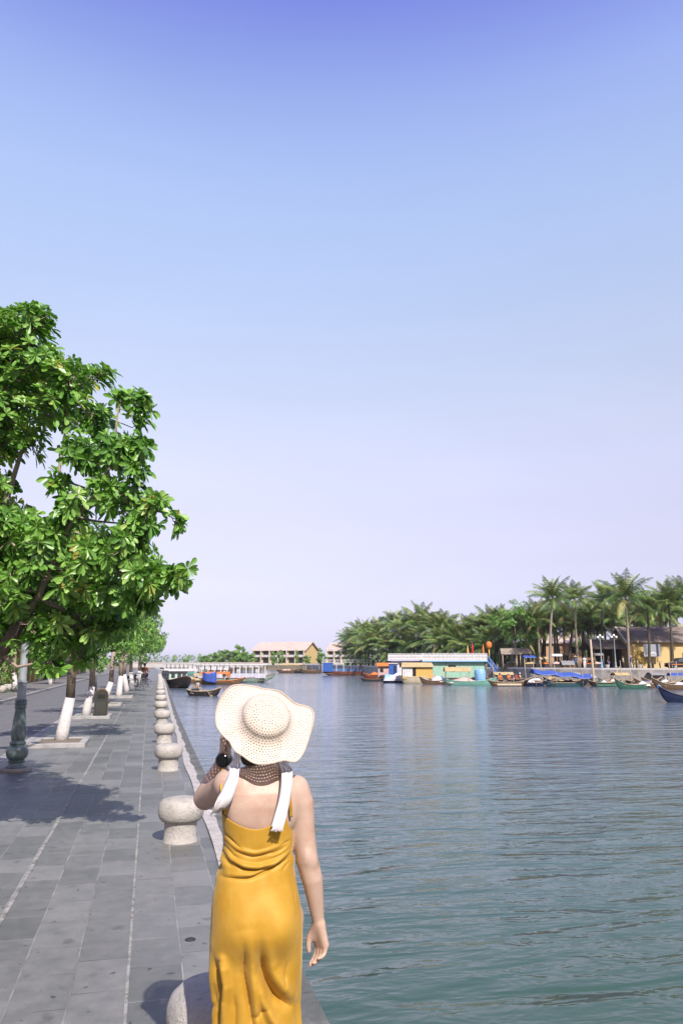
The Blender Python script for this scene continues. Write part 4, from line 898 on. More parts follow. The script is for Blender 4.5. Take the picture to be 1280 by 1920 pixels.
# people seen across the water and along the street: one continuous body each, clothes as children
def figure(label, loc, rz, shirt, trousers, pose='stand', hat=None, cat='person', group=None, hair=True):
    r = thing('person', label, cat, loc, rz, group); key = pose
    hip = .86 if pose == 'stand' else .30; k_ = 'fig_'+pose
    if k_ not in _fig:
        b_ = Field((-.45, -.5, -.05), (.45, .75, 1.75), .02); s_ = Field((-.4, -.4, hip-.15), (.4, .6, hip+.75), .02); t_ = Field((-.35, -.4, -.05), (.35, .75, hip+.2), .02)
        for F_, g in ((b_, 0), (s_, .022), (t_, .02)):
            if F_ is not t_:
                F_.chain([(0, 0, hip), (0, -.01, hip+.2), (0, 0, hip+.44)], [.12+g, .105+g, .115+g], .05); F_.cap((-.13, 0, hip+.47), (.13, 0, hip+.47), .06+g, .06+g, .05)
                for s in (-1, 1):
                    if pose == 'stand': A = [(s*.17, 0, hip+.48), (s*.22, -.03, hip+.2), (s*.21, .08, hip-.02)]
                    else: A = [(s*.17, 0, hip+.48), (s*.23, .10, hip+.22), (s*.16, .34, hip+.20)]
                    if F_ is b_: F_.chain(A, [.05, .042, .03], .03); F_.chain([A[2], tuple(np.array(A[2])+(0, .03, -.07) if pose == 'stand' else np.array(A[2])+(0, .08, .0))], [.032, .022], .01)
                    else: F_.chain([A[0], tuple((np.array(A[0])+np.array(A[1]))/2)], [.07, .066], .03)
            if F_ is not s_:
                for s in (-1, 1):
                    if pose == 'stand': A = [(s*.085, 0, hip), (s*.095, .02+.05*s, hip*.52), (s*.10, -.01+.08*s, .08)]
                    else: A = [(s*.09, 0, hip), (s*.12, .42, hip+.02), (s*.12, .40, .06)]
                    F_.chain(A if F_ is b_ else [A[0], A[1], tuple(np.array(A[1])*.2+np.array(A[2])*.8)], [.085+g, .062+g, .04+g], .03)
                    if F_ is b_: F_.ell(tuple(np.array(A[2])+(0, .06, -.04)), (.045, .12, .04), .02)
                if F_ is t_: F_.cap((-.05, 0, hip+.03), (.05, 0, hip+.03), .115, .115, .04)
        b_.cap((0, 0, hip+.5), (0, .01, hip+.60), .05, .048, .03); b_.ell((0, .02, hip+.70), (.075, .092, .115), .02); b_.cap((0, .10, hip+.70), (0, .115, hip+.68), .012, .016, .012)
        for s in (-1, 1): b_.ell((s*.078, .02, hip+.69), (.012, .022, .03), .01)
        _fig[k_] = [f.nets() for f in (b_, s_, t_)]
    (bv, bf), (sv, sf), (tv, tf) = _fig[k_]
    for nm, (v_, f_), m in (('body', (bv, bf), SKIN2), ('shirt', (sv, sf), shirt), ('trousers', (tv, tf), trousers)):
        mk = (k_, nm, m.name)
        if mk not in _figm:
            o = mesh_obj(nm, v_, f_, m, r, True); _figm[mk] = o.data
        else:
            o = bpy.data.objects.new(nm, _figm[mk]); COL.objects.link(o); o.parent = r
    hz = hip+.72
    if hat == 'cone': MB().lathe([(.001,.20),(.03,.19),(.26,.02),(.25,.015),(.001,.05)], 20, (0,.02,hz)).build('conical_hat', TANC, r)
    elif hat == 'cap': MB().lathe([(.10,0),(.104,.05),(.085,.10),(.04,.13),(.001,.135)], 16, (0,.01,hz)).build('cap', WHITEP, r, True)
    else:
        MB().lathe([(.098,-.04),(.106,.03),(.09,.09),(.05,.125),(.001,.13)], 16, (0,-.005,hz)).build('hair', HAIR, r, True)
    return r
_fig = {}; _figm = {}
SKIN2 = mat('tanned_skin', (.28, .16, .105, 1), .6, .1, 9)
SHW = mat('white_shirt', (.52, .51, .52, 1), .8, .05); SHB = mat('beige_shirt', (.42, .36, .28, 1), .8, .1); SHR = mat('red_shirt', (.42, .02, .03, 1), .8, .1); SHK = mat('dark_cloth', (.02, .022, .03, 1), .8, .2); SHBL = mat('blue_cloth', (.05, .09, .25, 1), .8, .2)

GB = 'boats moored along the far bank'; LB = math.pi+RZ
# --- left bank boats
a = boat('cargo_boat', 'dark wooden boat with a red-brown foredeck lying bow-on to the quay at the left', 331, 1291, 7.5, 2.3, DWOOD, rz=R(-78), H=.78, bow=.45, stern=.3, railm=REDP, deckm=REDP)
a.location.y += 3.2; a.location.x += .1
MB().box(-2.9, .6, -.95, .95, .3, 1.65, .03).build('cabin', mat('mint_white_paint', (.42,.52,.47,1), .6, .1, 2), a); MB().box(-3.1, .9, -1.1, 1.1, 1.66, 1.76, .02).build('roof', WHITEP, a)
for y in (-.55, .1, .62): MB().box(.603, .618, y-.2, y+.2, 1.0, 1.45).build('window', GLASS, a)
for x in (-2.2, -1.2, -.2):
    for s in (-1, 1): MB().box(x-.3, x+.3, s*.953-.008, s*.953+.008, .95, 1.4).build('window', GLASS, a)
def tourboat(label, px, py, Lm, B, hullm, cabm, rz=RZ, cabx=(-.42, .36), rail=False, npost=9, roofm=WHITEP, H=.62, ch=1.75, panel=None, group=None, bow=.55, up=False):
    r = boat('tour_boat', label, px, py, Lm, B, hullm, rz, 'tour boat', H, bow, .3, REDP if hullm is not GREENP else YELP, PWOOD, group, 1.6, 0)
    x0, x1 = cabx[0]*Lm, cabx[1]*Lm; w = B*.44
    MB().box(x0-.25, x1+.25, -w-.18, w+.18, H+ch, H+ch+.11, .03).build('roof', roofm, r)
    for k in range(npost):
        x = x0+(x1-x0)*k/(npost-1)
        for s in (-1, 1): MB().box(x-.055, x+.055, s*w-.055, s*w+.055, H-.02, H+ch-.003).build('post', cabm, r)
    for s in (-1, 1): MB().box(x0, x1, s*w-.03, s*w+.03, H+.02, H+.62).build('side_panel', panel or cabm, r)
    MB().box(x0+.1, x1-.1, -w+.1, w-.1, H*.5, H*.5+.05).build('cabin_floor', PWOOD, r)
    for k in range(4):
        x = x0+(x1-x0)*(k+.5)/4; MB().box(x-.2, x+.2, -w*.8, w*.8, H+.25, H+.36).build('bench', BLUEP if k % 2 else WOOD, r)
    if rail:
        mb = MB()
        for s in (-1, 1):
            for zz_ in (.28, .5): mb.tube([(x0, s*w, H+ch+.1+zz_), (x1, s*w, H+ch+.1+zz_)], .03, 5)
            for k in range(14): x = x0+(x1-x0)*k/13; mb.tube([(x, s*w, H+ch+.1), (x, s*w, H+ch+.62)], .025, 5)
        mb.build('roof_rail', cabm, r)
    return r
tb = tourboat('long white-pillared tour boat with a green bow moored across the stream behind the straw hat', 438, 1279.5, 10.5, 2.3, mat('worn_mint_hull', (.24,.32,.25,1), .6, .15, 2, stain=((.12,.16,.11,1), .6)), WHITEP, H=.55, ch=1.62, panel=mat('pale_lilac_paint', (.44,.44,.52,1), .6, .1, 2), npost=12, cabx=(-.46, .40))
tb2 = tourboat('pale green roofed tour boat far behind the dark wooden boat', 345, 1266, 9, 2.2, TEAL, WHITEP, roofm=mat('pale_mint_roof', (.40,.52,.45,1), .6, .1), H=.7, ch=1.5)
tb3 = tourboat('white roofed tour boat far upstream in front of the low bridge', 395, 1262, 12, 2.3, WOOD, WHITEP, H=.7, ch=1.5)
bt = boat('tent_boat', 'wooden boat with a blue tarpaulin tent and orange awning left of the straw hat', 413, 1283.5, 5.6, 1.5, WOOD, RZ, H=.42, bow=.42, railm=ORNG)
arch_canopy(bt, -2.4, 1.2, .85, 1.25, .22, ORNG, 'awning'); posts(bt, [(-2.3,-.6),(-2.3,.6),(1.1,-.6),(1.1,.6),(-.6,-.62),(-.6,.62)], .2, 1.28, POLE)
o = MB().grid([[(-1.95+.05*i, -.9+.06*k*0, 1.5-.11*k) for k in range(10)] for i in range(1)]+[[(-1.95+.55*i, -.93-.10*math.sin(i*.9), 1.15+.12*i-.085*k-.02*i*k) for k in range(10)] for i in range(1, 4)]).build('tarpaulin', TARP, bt, True); o.modifiers.new('cloth', 'SOLIDIFY').thickness = .03
figure('person in orange and dark clothes sitting on the blue tented boat', tuple(np.array(wpos(428, 1282))+np.array([0, 0, .35])), R(160), ORNG, SHK, 'sit'); figure('person with a conical hat sitting by the orange awning of the tented boat', tuple(np.array(wpos(420, 1282))+np.array([0, .1, .35])), R(200), SHK, SHB, 'sit', 'cone')
b5 = boat('wooden_boat', 'weathered wooden boat with yellow goods between the dark boat and the blue tent', 368, 1281, 4.2, 1.3, WOOD, RZ+R(12), H=.45, bow=.35); heap(b5, 'yellow_goods', -1.2, .4, .5, .3, .75, TANC, 3); arch_canopy(b5, -.4, 1.5, .6, .95, .2, TANC)
posts(b5, [(-.3,-.5),(-.3,.5),(1.4,-.5),(1.4,.5)], .25, 1.05, POLE)
rb = boat('rowing_boat', 'small dark rowing boat with a lone rower crossing left of the straw hat', 381, 1304.5, 2.9, 1.05, DWOOD, rz=R(-28), H=.36, bow=.30, stern=.14, railm=PWOOD, thw=2)
pr = wpos(381, 1304.5)
figure('rower in a beige shirt and conical hat seated in the small dark boat', (pr[0]-.45, pr[1]+.2, WATER+.16), R(115), SHB, SHK, 'sit', 'cone')
mb = MB(); mb.tube([(pr[0]-.3, pr[1]-.1, WATER+.62), (pr[0]+.25, pr[1]-.75, WATER+.42), (pr[0]+.55, pr[1]-1.1, WATER-.05)], .022, 6); mb.obox((pr[0]+.58, pr[1]-1.14, WATER-.06), .6, .05, .02, .16); tag(mb.build('oar', POLE), 'wooden oar held by the rower in the small dark boat', 'oar')
# --- middle of the stream: blue tour boat, huts, floating restaurant
bb = tourboat('blue tour boat with white pillars and a railed white roof moored in mid river', 651, 1266.5, 10.4, 2.8, REDP, WHITEP, H=.75, ch=1.75, rail=True, npost=8, cabx=(-.47, .46), panel=mat('blue_side_panel', (.06,.13,.30,1), .5, .1, 2), bow=.3)
MB().box(-4.85, -2.9, -1.30, 1.30, .75, 2.45).build('blue_cabin', BLUEP, bb)
for (px, py, Ln, m, lab, sd) in ((540, 1262, 5.5, WOOD, 'brown roofed boat moored far off below the yellow hotel', 1), (562, 1262, 5, DWOOD, 'dark boat with a tan awning left of the blue tour boat', 2), (585, 1262.5, 5.5, WOOD, 'wooden boat with a grey awning touching the blue tour boat', 3)):
    o = boat('wooden_boat', lab, px, py, Ln, 1.7, m, RZ, H=.6, group='boats moored in mid river'); arch_canopy(o, -Ln*.4, Ln*.32, .95, 1.9, .35, (TANC, TANC, GREYC)[sd-1]); posts(o, [(-Ln*.38,-.8),(-Ln*.38,.8),(0,-.8),(0,.8),(Ln*.3,-.8),(Ln*.3,.8)], .3, 2.0, POLE); heap(o, 'goods', -Ln*.3, Ln*.2, .6, .4, .8, (PINK, DWOOD, WOOD)[sd-1], sd)
o = boat('sampan', 'thin low sampan lying in front of the orange boat', 699, 1277.5, 3.4, .8, DWOOD, RZ, H=.28, bow=.22, group=GB)
o = boat('wooden_boat', 'orange and red wooden boat beside the small pink hut', 706, 1274.5, 4.2, 1.6, REDP, RZ, H=.75, bow=.55, railm=ORNG, group=GB); heap(o, 'orange_tarpaulin', -1.4, 1.2, .7, .6, .55, ORNG, 7)
p = wpos(722, 1276); h = thing('river_hut', 'small pink and orange river hut left of the white floating house', 'hut', (p[0], p[1]+1, WATER), RZ)
MB().box(-.75, .75, -.7, .7, .55, 2.0).build('wall', PINK, h); MB().box(-.95, .95, -.95, .95, -.2, .55).build('raft', WOOD, h); mb = MB(); mb.grid([[(-1.0, -1.0, 1.98), (-1.0, 0, 2.45), (-1.0, 1.0, 1.98)], [(1.0, -1.0, 1.98), (1.0, 0, 2.45), (1.0, 1.0, 1.98)]]); o = mb.build('roof', ORNG, h); o.modifiers.new('s', 'SOLIDIFY').thickness = .06
MB().box(-.5, -.02, -.715, -.703, 1.15, 1.7).build('window', DRK, h)
p = wpos(739, 1278); h = thing('toilet_cabin', 'narrow bright blue cabin between the pink hut and white floating house', 'cabin', (p[0], p[1]+.6, WATER), RZ)
MB().box(-.55, .55, -.5, .5, .4, 2.35).build('wall', BLUEP, h); MB().box(-.65, .65, -.65, .65, 2.35, 2.45).build('roof', WHITEP, h); MB().box(.05, .45, -.515, -.502, .5, 2.1).build('door', NAVY, h); MB().box(-.7, .7, -.7, .7, -.2, .4).build('raft', DWOOD, h)
def railing(root, x0, x1, y, z, h_, n, m, solid=True):
    mb = MB(); mb.box(x0, x1, y-.03, y+.03, z+h_-.07, z+h_); mb.box(x0, x1, y-.025, y+.025, z+h_*.45, z+h_*.45+.06)
    for k in range(n+1): x = x0+(x1-x0)*k/n; mb.box(x-.035, x+.035, y-.035, y+.035, z, z+h_-.07)
    mb.build('railing', m, root)
    if solid: MB().box(x0, x1, y+.04, y+.05, z+.02, z+h_*.82).build('railing_panel', WHITEP, root)
p = wpos(769, 1278); h = thing('floating_house', 'white floating house with a railed roof deck left of the green floating restaurant', 'floating house', (p[0], p[1]+2.2, WATER), RZ)
MB().box(-2.5, 2.4, -2.0, 2.0, -.3, .5).build('raft', DWOOD, h); MB().box(-1.9, 2.3, -1.6, 1.6, .5, 2.75).build('wall', WHITEP, h); MB().box(-2.5, 2.42, -2.1, 2.1, 2.76, 2.95).build('roof_deck', mat('lilac_white_paint', (.47,.45,.55,1), .6, .06), h); railing(h, -2.45, 2.4, -2.05, 2.95, .8, 9, WHITEP)
MB().box(-1.85, -1.4, -1.63, -1.605, .6, 2.2).build('door', DRK, h)
for x in (-.6, .3, 1.2): MB().box(x-.28, x+.28, -1.625, -1.605, 1.9, 2.4).build('window', DRK, h)
p = wpos(864, 1279); h = thing('floating_restaurant', 'long green floating restaurant with a white railed roof deck and blue stair', 'floating restaurant', (p[0], p[1]+2.8, WATER), RZ)
MB().box(-4.4, 4.5, -2.6, 2.6, -.3, .55).build('raft', DWOOD, h); MB().box(-4.25, 3.9, -2.2, 2.2, .55, 2.72).build('wall', LGREEN, h); MB().box(-4.4, 4.2, -2.7, 2.7, 2.74, 2.92).build('roof_deck', WHITEP, h); railing(h, -4.4, 4.2, -2.65, 2.92, .85, 18, WHITEP); MB().box(-4.4, 4.2, -2.74, -2.71, 2.66, 2.80).build('trim_board', SKYB, h)
for x in (-3.0, -1.2, .7, 2.5): MB().box(x-.03, x+.03, -2.225, -2.203, .56, 2.7).build('panel_joint', TEAL, h)
MB().box(-.9, .1, -2.225, -2.203, 1.35, 2.2).build('serving_hatch', DRK, h)
mb = MB(); st0 = Vector((4.15, -2.0, 2.92)); st1 = Vector((5.65, -2.0, .9))
for s in (-.38, .38): mb.tube([st0+Vector((0, s, 0)), st1+Vector((0, s, 0))], .07, 6); mb.tube([st0+Vector((0, s, .85)), st1+Vector((0, s, .85))], .035, 6)
for k in range(8): q_ = st0.lerp(st1, (k+.5)/8); mb.box(q_.x-.12, q_.x+.12, q_.y-.36, q_.y+.36, q_.z-.02, q_.z+.03); mb.tube([q_+Vector((0, -.38, 0)), q_+Vector((0, -.38, .85))], .025, 5)
mb.build('stair', mat('stair_blue_paint', (.10,.22,.55,1), .5, .1), h)
zt = WATER+2.92
def deckp(px, Y): q_ = P(px, 1241, Y); return (q_[0], q_[1])
for (px, m, lab, hh) in ((886, SHR, 'closed red parasol standing on the roof deck of the green restaurant', 1.5), (906, ORNG, 'closed orange parasol on the roof deck of the green restaurant', 1.3), (877, YELP, 'closed yellow parasol on the roof deck of the green restaurant', 1.1)):
    x, y = deckp(px, 100.6); u = thing('parasol', lab, 'parasol', (x, y, zt), 0, 'closed parasols on the roof deck'); MB().tube([(0,0,0),(0,0,hh+.8)], .03, 6).build('pole', WHITEP, u, True); MB().lathe([(.05,.7),(.17,.8),(.13,hh+.2),(.03,hh+.75),(.001,hh+.78)], 12).build('folded_cloth', m, u, True)
x, y = deckp(917, 101.0); u = thing('lantern', 'big orange round lantern on a yellow post above the restaurant roof', 'lantern', (x, y, zt)); MB().tube([(0,0,0),(0,0,1.5)], .09, 8).build('post', YELP, u, True); MB().lathe([(.001,1.45),(.2,1.5),(.38,1.75),(.42,2.0),(.36,2.3),(.2,2.5),(.001,2.55)], 18, twist=lambda w, z: 1+.04*math.cos(8*w)).build('lantern_body', ORNG, u, True)
o = boat('cabin_boat', 'cream boat with a yellow and white cabin before the white floating house', 781, 1281.5, 4.4, 1.7, CREAM, RZ, H=.8, bow=.35, railm=CREAM, group=GB, thw=0)
MB().box(-1.8, 1.9, -.7, .7, .6, 2.0).build('cabin', YELP, o); MB().box(-1.8, -.6, -.72, -.705, .85, 1.95).build('white_panel', WHITEP, o); MB().box(-.55, -.15, -.715, -.703, .9, 1.9).build('door', DRK, o); mb = MB(); mb.grid([[(-2.0, -.95, 1.97), (-1.8, 0, 2.5), (-2.0, .95, 1.97)], [(2.1, -.95, 1.97), (1.9, 0, 2.5), (2.1, .95, 1.97)]]); r_ = mb.build('roof', TANC, o); r_.modifiers.new('s', 'SOLIDIFY').thickness = .05
o = boat('tarpaulin_boat', 'low boat heaped with a white and blue tarpaulin left of the yellow cabin boat', 740, 1280.5, 3.6, 1.3, NAVY, RZ, H=.4, bow=.3, group=GB); heap(o, 'tarpaulin', -1.5, 1.3, .7, .3, 1.1, TARPW, 12); heap(o, 'blue_tarpaulin', .5, 1.6, .55, .3, .6, TARP, 13); heap(o, 'tarpaulin_fold', -1.4, -.4, .55, .5, .8, SKYB, 14)
o = boat('wooden_boat', 'brown boat with its bow against the cream cabin boat', 812, 1283, 3.2, 1.1, WOOD, LB, H=.4, bow=.5, group=GB); heap(o, 'tarpaulin', -1.3, .3, .5, .3, .9, TARPW, 21)
heap(o, 'blue_tarpaulin', -1.45, -.7, .45, .35, .7, TARP, 22)
o = boat('sampan', 'pale teal sampan with a tan peaked awning in front of the green restaurant', 880, 1285, 6.1, 1.3, TEAL, RZ, H=.45, bow=.42, stern=.3, railm=TEAL, group=GB); arch_canopy(o, -2.9, .1, .8, 1.55, .5, TANC); posts(o, [(-2.7,-.6),(-2.7,.6),(-.1,-.6),(-.1,.6)], .2, 1.65, PWOOD); heap(o, 'bundles', -2.4, .9, .5, .25, .75, PINK, 5)
p = wpos(900, 1283.5); u = thing('water_tank', 'pale blue upright water tank on the raft before the green restaurant', 'tank', (p[0], p[1], WATER+.3)); mb = MB(); mb.lathe([(.001,0),(.62,0),(.64,.05),(.64,1.25),(.58,1.4),(.3,1.52),(.12,1.55),(.12,1.62),(.001,1.62)], 24); auto_smooth(mb.build('shell', SKYB, u), 40); mb = MB(); [mb.lathe([(.645,z),(.66,z+.02),(.645,z+.04)], 24) for z in (.3,.6,.9)]; mb.build('hoop', SKYB, u)
# --- right bank boats
specs = [
 (952, 1284, 4.4, 1.3, WOOD, RZ, .42, .30, 'brown open boat carrying people in orange life vests', 'pale'),
 (1000, 1283.5, 2.8, 1.0, NAVY, RZ, .36, .3, 'small navy boat left of the long blue awning', 'white'),
 (1060, 1285, 4.9, 1.3, mat('dark_teal_paint', (.03,.09,.11,1), .5, .2), RZ, .42, .40, 'dark teal boat lying under the long blue awning', 'blue'),
 (1086, 1282, 3.6, 1.2, WOOD, RZ, .45, .45, 'brown boat under a white awning beside the tall mooring pole', 'whiteawn'),
 (1133, 1284.5, 3.6, 1.2, DWOOD, RZ, .42, .40, 'black and green boat just right of the tall mooring pole', 'green'),
 (1187, 1291.5, 3.6, 1.1, GREENP, LB, .42, .62, 'green hulled boat with a high brown bow pointing left', 'brownbow'),
 (1222, 1287, 3.6, 1.15, WOOD, LB, .42, .60, 'brown boat with a raised bow behind the green hulled boat', 'none'),
 (1268, 1293, 4.6, 1.3, WOOD, LB, .45, .70, 'brown boat with a raised bow and white cover behind the blue tipped boat', 'white'),
 (1293, 1317, 4.0, 1.15, NAVY, LB, .42, .65, 'navy boat with a sky blue bow tip at the right edge', 'bluebow'),
 (1240, 1277, 5.2, 1.3, WOOD, RZ, .42, .4, 'long boat under a low blue awning below the yellow house', 'blueawn'),
 (1030, 1278, 3.4, 1.2, WOOD, LB, .42, .4, 'weathered boat tucked in behind the dark teal boat', 'heap')]
for (px, py, Ln, B, m, rz, H_, bw, lab, ex) in specs:
    py += 2.5 if py < 1288 else 0
    o = boat('sampan', lab, px, py, Ln, B, m, rz, H=H_, bow=bw, railm=PWOOD if ex != 'bluebow' else NAVY, group=GB)
    if ex == 'white': heap(o, 'white_cover', -Ln*.3, Ln*.1, B*.38, .25, .5, TARPW, int(px))
    if ex == 'pale': heap(o, 'bags', -Ln*.35, -Ln*.05, B*.38, .25, .5, TANC, int(px)); MB().box(-Ln*.3, Ln*.3, -B*.5-.03, -B*.5, .1, .3).build('pale_board', CREAM, o)
    if ex == 'blue':
        arch_canopy(o, -3.6, 2.6, 1.15, 1.45, .45, TARP, sag=.16, skew=-.55); posts(o, [(-3.4,-.95),(-3.4,.95),(-1.2,-.95),(-1.2,.95),(1.6,-.95),(1.6,.95)], .1, 1.5, POLE); heap(o, 'goods', -1.8, 1.2, .5, .25, .6, DWOOD, 3)
    if ex == 'whiteawn': arch_canopy(o, -1.1, 1.7, .8, 1.05, .28, TARPW, skew=-.2); posts(o, [(-1,-.6),(-1,.6),(1.5,-.6),(1.5,.6)], .2, 1.1, POLE)
    if ex == 'blueawn': arch_canopy(o, -2.5, 3.2, 1.0, 1.05, .35, TARP, sag=.08, skew=.1); posts(o, [(-2.3,-.8),(-2.3,.8),(.2,-.8),(.2,.8),(2.9,-.8),(2.9,.8)], .2, 1.15, POLE)
    if ex == 'green': MB().box(-Ln*.3, Ln*.35, -B*.5-.02, -B*.5, .05, .28).build('green_strake', GREENP, o); heap(o, 'white_cover', -.6, .5, .4, .3, .35, TARPW, 4)
    if ex in ('brownbow', 'bluebow'):
        mb = MB(); mm = SKYB if ex == 'bluebow' else WOOD; mb.tube([(Ln*.33, 0, H_+.10), (Ln*.45, 0, H_+bw*.55), (Ln*.515, 0, H_+bw+.02)], [.10, .09, .06], 8, flat=1.6); mb.build('bow_tip', mm, o, True)
        heap(o, 'white_cover', -Ln*.45, -Ln*.1, B*.4, .3, .5, TARPW, int(px))
    if ex == 'heap': heap(o, 'nets', -1.2, 1.0, .5, .2, .6, TANC, 8)
back = [(938,1279.5,WOOD,'tan'),(972,1279,DWOOD,'heap'),(1010,1280,WOOD,'white'),(1046,1281.5,NAVY,'heap'),(1076,1279.5,WOOD,'grey'),(1118,1281.5,WOOD,'heap'),(1146,1282,TEAL,'white'),(1166,1281.5,WOOD,'tan'),(1206,1283,DWOOD,'heap'),(1226,1281,WOOD,'grey'),(1252,1285,DWOOD,'white'),(1274,1283,WOOD,'blue'),(700,1272,WOOD,'heap'),(756,1279,DWOOD,'heap'),(845,1281.5,WOOD,'heap'),(915,1281.5,REDP,'heap')]
ww = {'tan': 'under a small tan awning', 'heap': 'with bundles', 'white': 'with a white cover', 'grey': 'under a small grey awning', 'blue': 'under a small blue awning'}
nb = ['left of the orange vested people', 'behind the brown boat of orange vested people', 'behind the small navy boat', 'beside the dark teal boat', 'behind the grey stall end of the blue awning', 'right beside the tall thick mooring pole', 'right of the black and green boat', 'left of the green hulled boat', 'over the stern of the green hulled boat', 'below the low blue awning', 'right of the stout mooring post', 'at the right edge above the navy boat', 'before the orange and red boat', 'below the white and blue tarpaulin boat', 'left of the pale teal sampan', 'right of the pale blue tank']
for i, (px, py, m, ex) in enumerate(back):
    py += 2.6 if px > 930 else 1.5
    Ln = rnd.uniform(3.0, 4.2); o = boat('sampan', '%s boat %s %s' % ({'dark_tarred_wood': 'black', 'navy_boat_paint': 'navy', 'pale_teal_paint': 'teal', 'red_brown_paint': 'red-brown'}.get(m.name, 'brown'), ww[ex], nb[i]), px, py, Ln, 1.15, m, (RZ if i % 3 else LB)+rnd.uniform(-.15, .15), H=.42, bow=rnd.uniform(.35, .6), railm=PWOOD, group=GB)
    if ex in ('tan', 'grey', 'blue', ): arch_canopy(o, -Ln*.36, Ln*.22, .72, 1.1, .3, {'tan': TANC, 'grey': GREYC, 'blue': TARP}[ex]); posts(o, [(-Ln*.34,-.55),(-Ln*.34,.55),(Ln*.2,-.55),(Ln*.2,.55)], .2, 1.2, POLE)
    elif ex == 'white': heap(o, 'white_cover', -Ln*.35, Ln*.1, .42, .25, .55, TARPW, i)
    else: heap(o, 'bundles', -Ln*.3, 0, .4, .25, .55, (TANC, PINK, GREYC)[i % 3], i); heap(o, 'baskets', .1, Ln*.22, .35, .25, .4, (WOOD, ORNG, TARP)[i % 3], i+50)
pb = wpos(952, 1286.5); k = 0
for dx, dy, m, lab in ((-.9, .2, ORNG, 'person in an orange life vest at the left of the brown open boat'), (.1, .1, ORNG, 'person in an orange life vest at the middle of the brown open boat'), (1.0, .15, SHR, 'person in a red shirt sitting at the right of the brown open boat'), (1.7, .6, YELP, 'person in a yellow shirt sitting behind the brown open boat')):
    figure(lab, (pb[0]+dx, pb[1]+dy-.1, WATER+.30), R(180+20*k), m, SHK, 'sit', 'cap' if k % 2 else None, group='people in the brown open boat'); k += 1
for (px, y0, y1, r_, lab) in ((971, 1278, 1220, .05, 'thin pale mooring pole rising from the brown open boat'), (1113, 1287, 1199, .14, 'tall thick mooring pole standing in the river before the palms'), (1016, 1281, 1232, .04, 'thin mooring pole at the left end of the long blue awning'), (1002, 1280, 1240, .04, 'short mooring pole beside the small navy boat'), (1199, 1288, 1237, .04, 'thin mooring pole over the green hulled boat'), (1223, 1284, 1243, .045, 'mooring pole at the left end of the low blue awning'), (1242, 1283, 1242, .09, 'stout pale mooring post before the low blue awning'), (1258, 1287, 1243, .05, 'mooring pole nearest the navy boat at the right edge'), (1148, 1283, 1250, .06, 'leaning mooring pole beside the black and green boat'), (830, 1284, 1252, .035, 'thin mooring pole left of the pale teal sampan'), (926, 1285, 1246, .035, 'thin mooring pole at the foot of the blue stair'), (986, 1284, 1236, .035, 'thin mooring pole between the orange vested people and the navy boat'), (1042, 1286, 1246, .03, 'thin mooring pole in front of the long blue awning'), (1072, 1286, 1244, .03, 'thin mooring pole before the white awning boat'), (1166, 1286, 1238, .035, 'thin mooring pole left of the green hulled boat'), (1184, 1287, 1246, .03, 'short mooring pole at the middle of the green hulled boat'), (1272, 1290, 1240, .035, 'thin mooring pole at the right edge above the navy boat'), (758, 1283, 1254, .03, 'thin mooring pole between the tarpaulin boat and the yellow cabin boat')):
    p = wpos(px, y0); zt_ = P(px, y1, p[1])[2]; lean = .10 if px != 1148 else 1.1
    mb = MB(); mb.tube([(p[0]-lean*.5 if px == 1148 else p[0], p[1], -2.2), (p[0], p[1], -.3), (p[0]+lean*(1 if px == 1148 else -1), p[1], zt_)], [r_, r_, r_*.8], 8); tag(mb.build('mooring_pole', POLE, None, True), lab, 'mooring pole', 'mooring poles by the far bank')
# ------------------------------------------------------------------ far bank, palms, houses
YO = 4.5
bpx = [(1900,1296),(1500,1287),(1280,1284),(1130,1282),(1000,1279.5),(930,1276.3),(860,1274.5),(800,1272.5),(700,1268),(640,1263),(600,1258.5),(575,1255.5)]
bank = [tuple(wpos(x, y)[:2]) for x, y in bpx]
bank = [(bank[0][0]+300, bank[0][1]-40)]+bank
def bankY(px): return wpos(px, np.interp(px, [q_[0] for q_ in bpx[::-1]], [q_[1] for q_ in bpx[::-1]]))[1]
outer = [(bank[-1][0]+5, bank[-1][1]+160), (900, 900), (900, bank[0][1])]
BZ = .78
GRASSY = mat('bank_earth', (.14, .12, .085, 1), .95, .3, .35, .04, 4, stain=((.05,.085,.025,1), .7))
poly = bank+outer
tag(MB().prism(poly[::-1], -3, BZ).build('far_bank_ground', GRASSY), kind='structure')
WALLS = mat('bank_wall_stone', (.34, .315, .29, 1), .85, .25, .9, .02, 10, stain=((.09,.09,.07,1), .6))
def along(name, z0, z1, off0, off1, m, kind='structure'):
    g = []
    for i, (x, y) in enumerate(bank):
        a, c = bank[max(i-1, 0)], bank[min(i+1, len(bank)-1)]; d_ = Vector((c[0]-a[0], c[1]-a[1])).normalized(); nrm_ = Vector((-d_.y, d_.x))
        if nrm_.dot(Vector((-x, -y))) < 0: nrm_ = -nrm_
        g.append([(x+nrm_.x*off1, y+nrm_.y*off1, z0), (x+nrm_.x*off0, y+nrm_.y*off0, z0), (x+nrm_.x*off0, y+nrm_.y*off0, z1), (x+nrm_.x*off1, y+nrm_.y*off1, z1)])
    o = MB().grid(g, True).build(name, m); tag(o, kind=kind) if kind else None; return o
along('bank_wall', -3, BZ+.03, .5, -.3, WALLS); along('bank_path', BZ+.0, BZ+.02, -.3, -4.5, KST)
o = along('bank_parapet', BZ+.03, BZ+.22, .42, .08, WHITEP, None); tag(o, 'low pale parapet running along the top of the far bank wall', 'parapet')

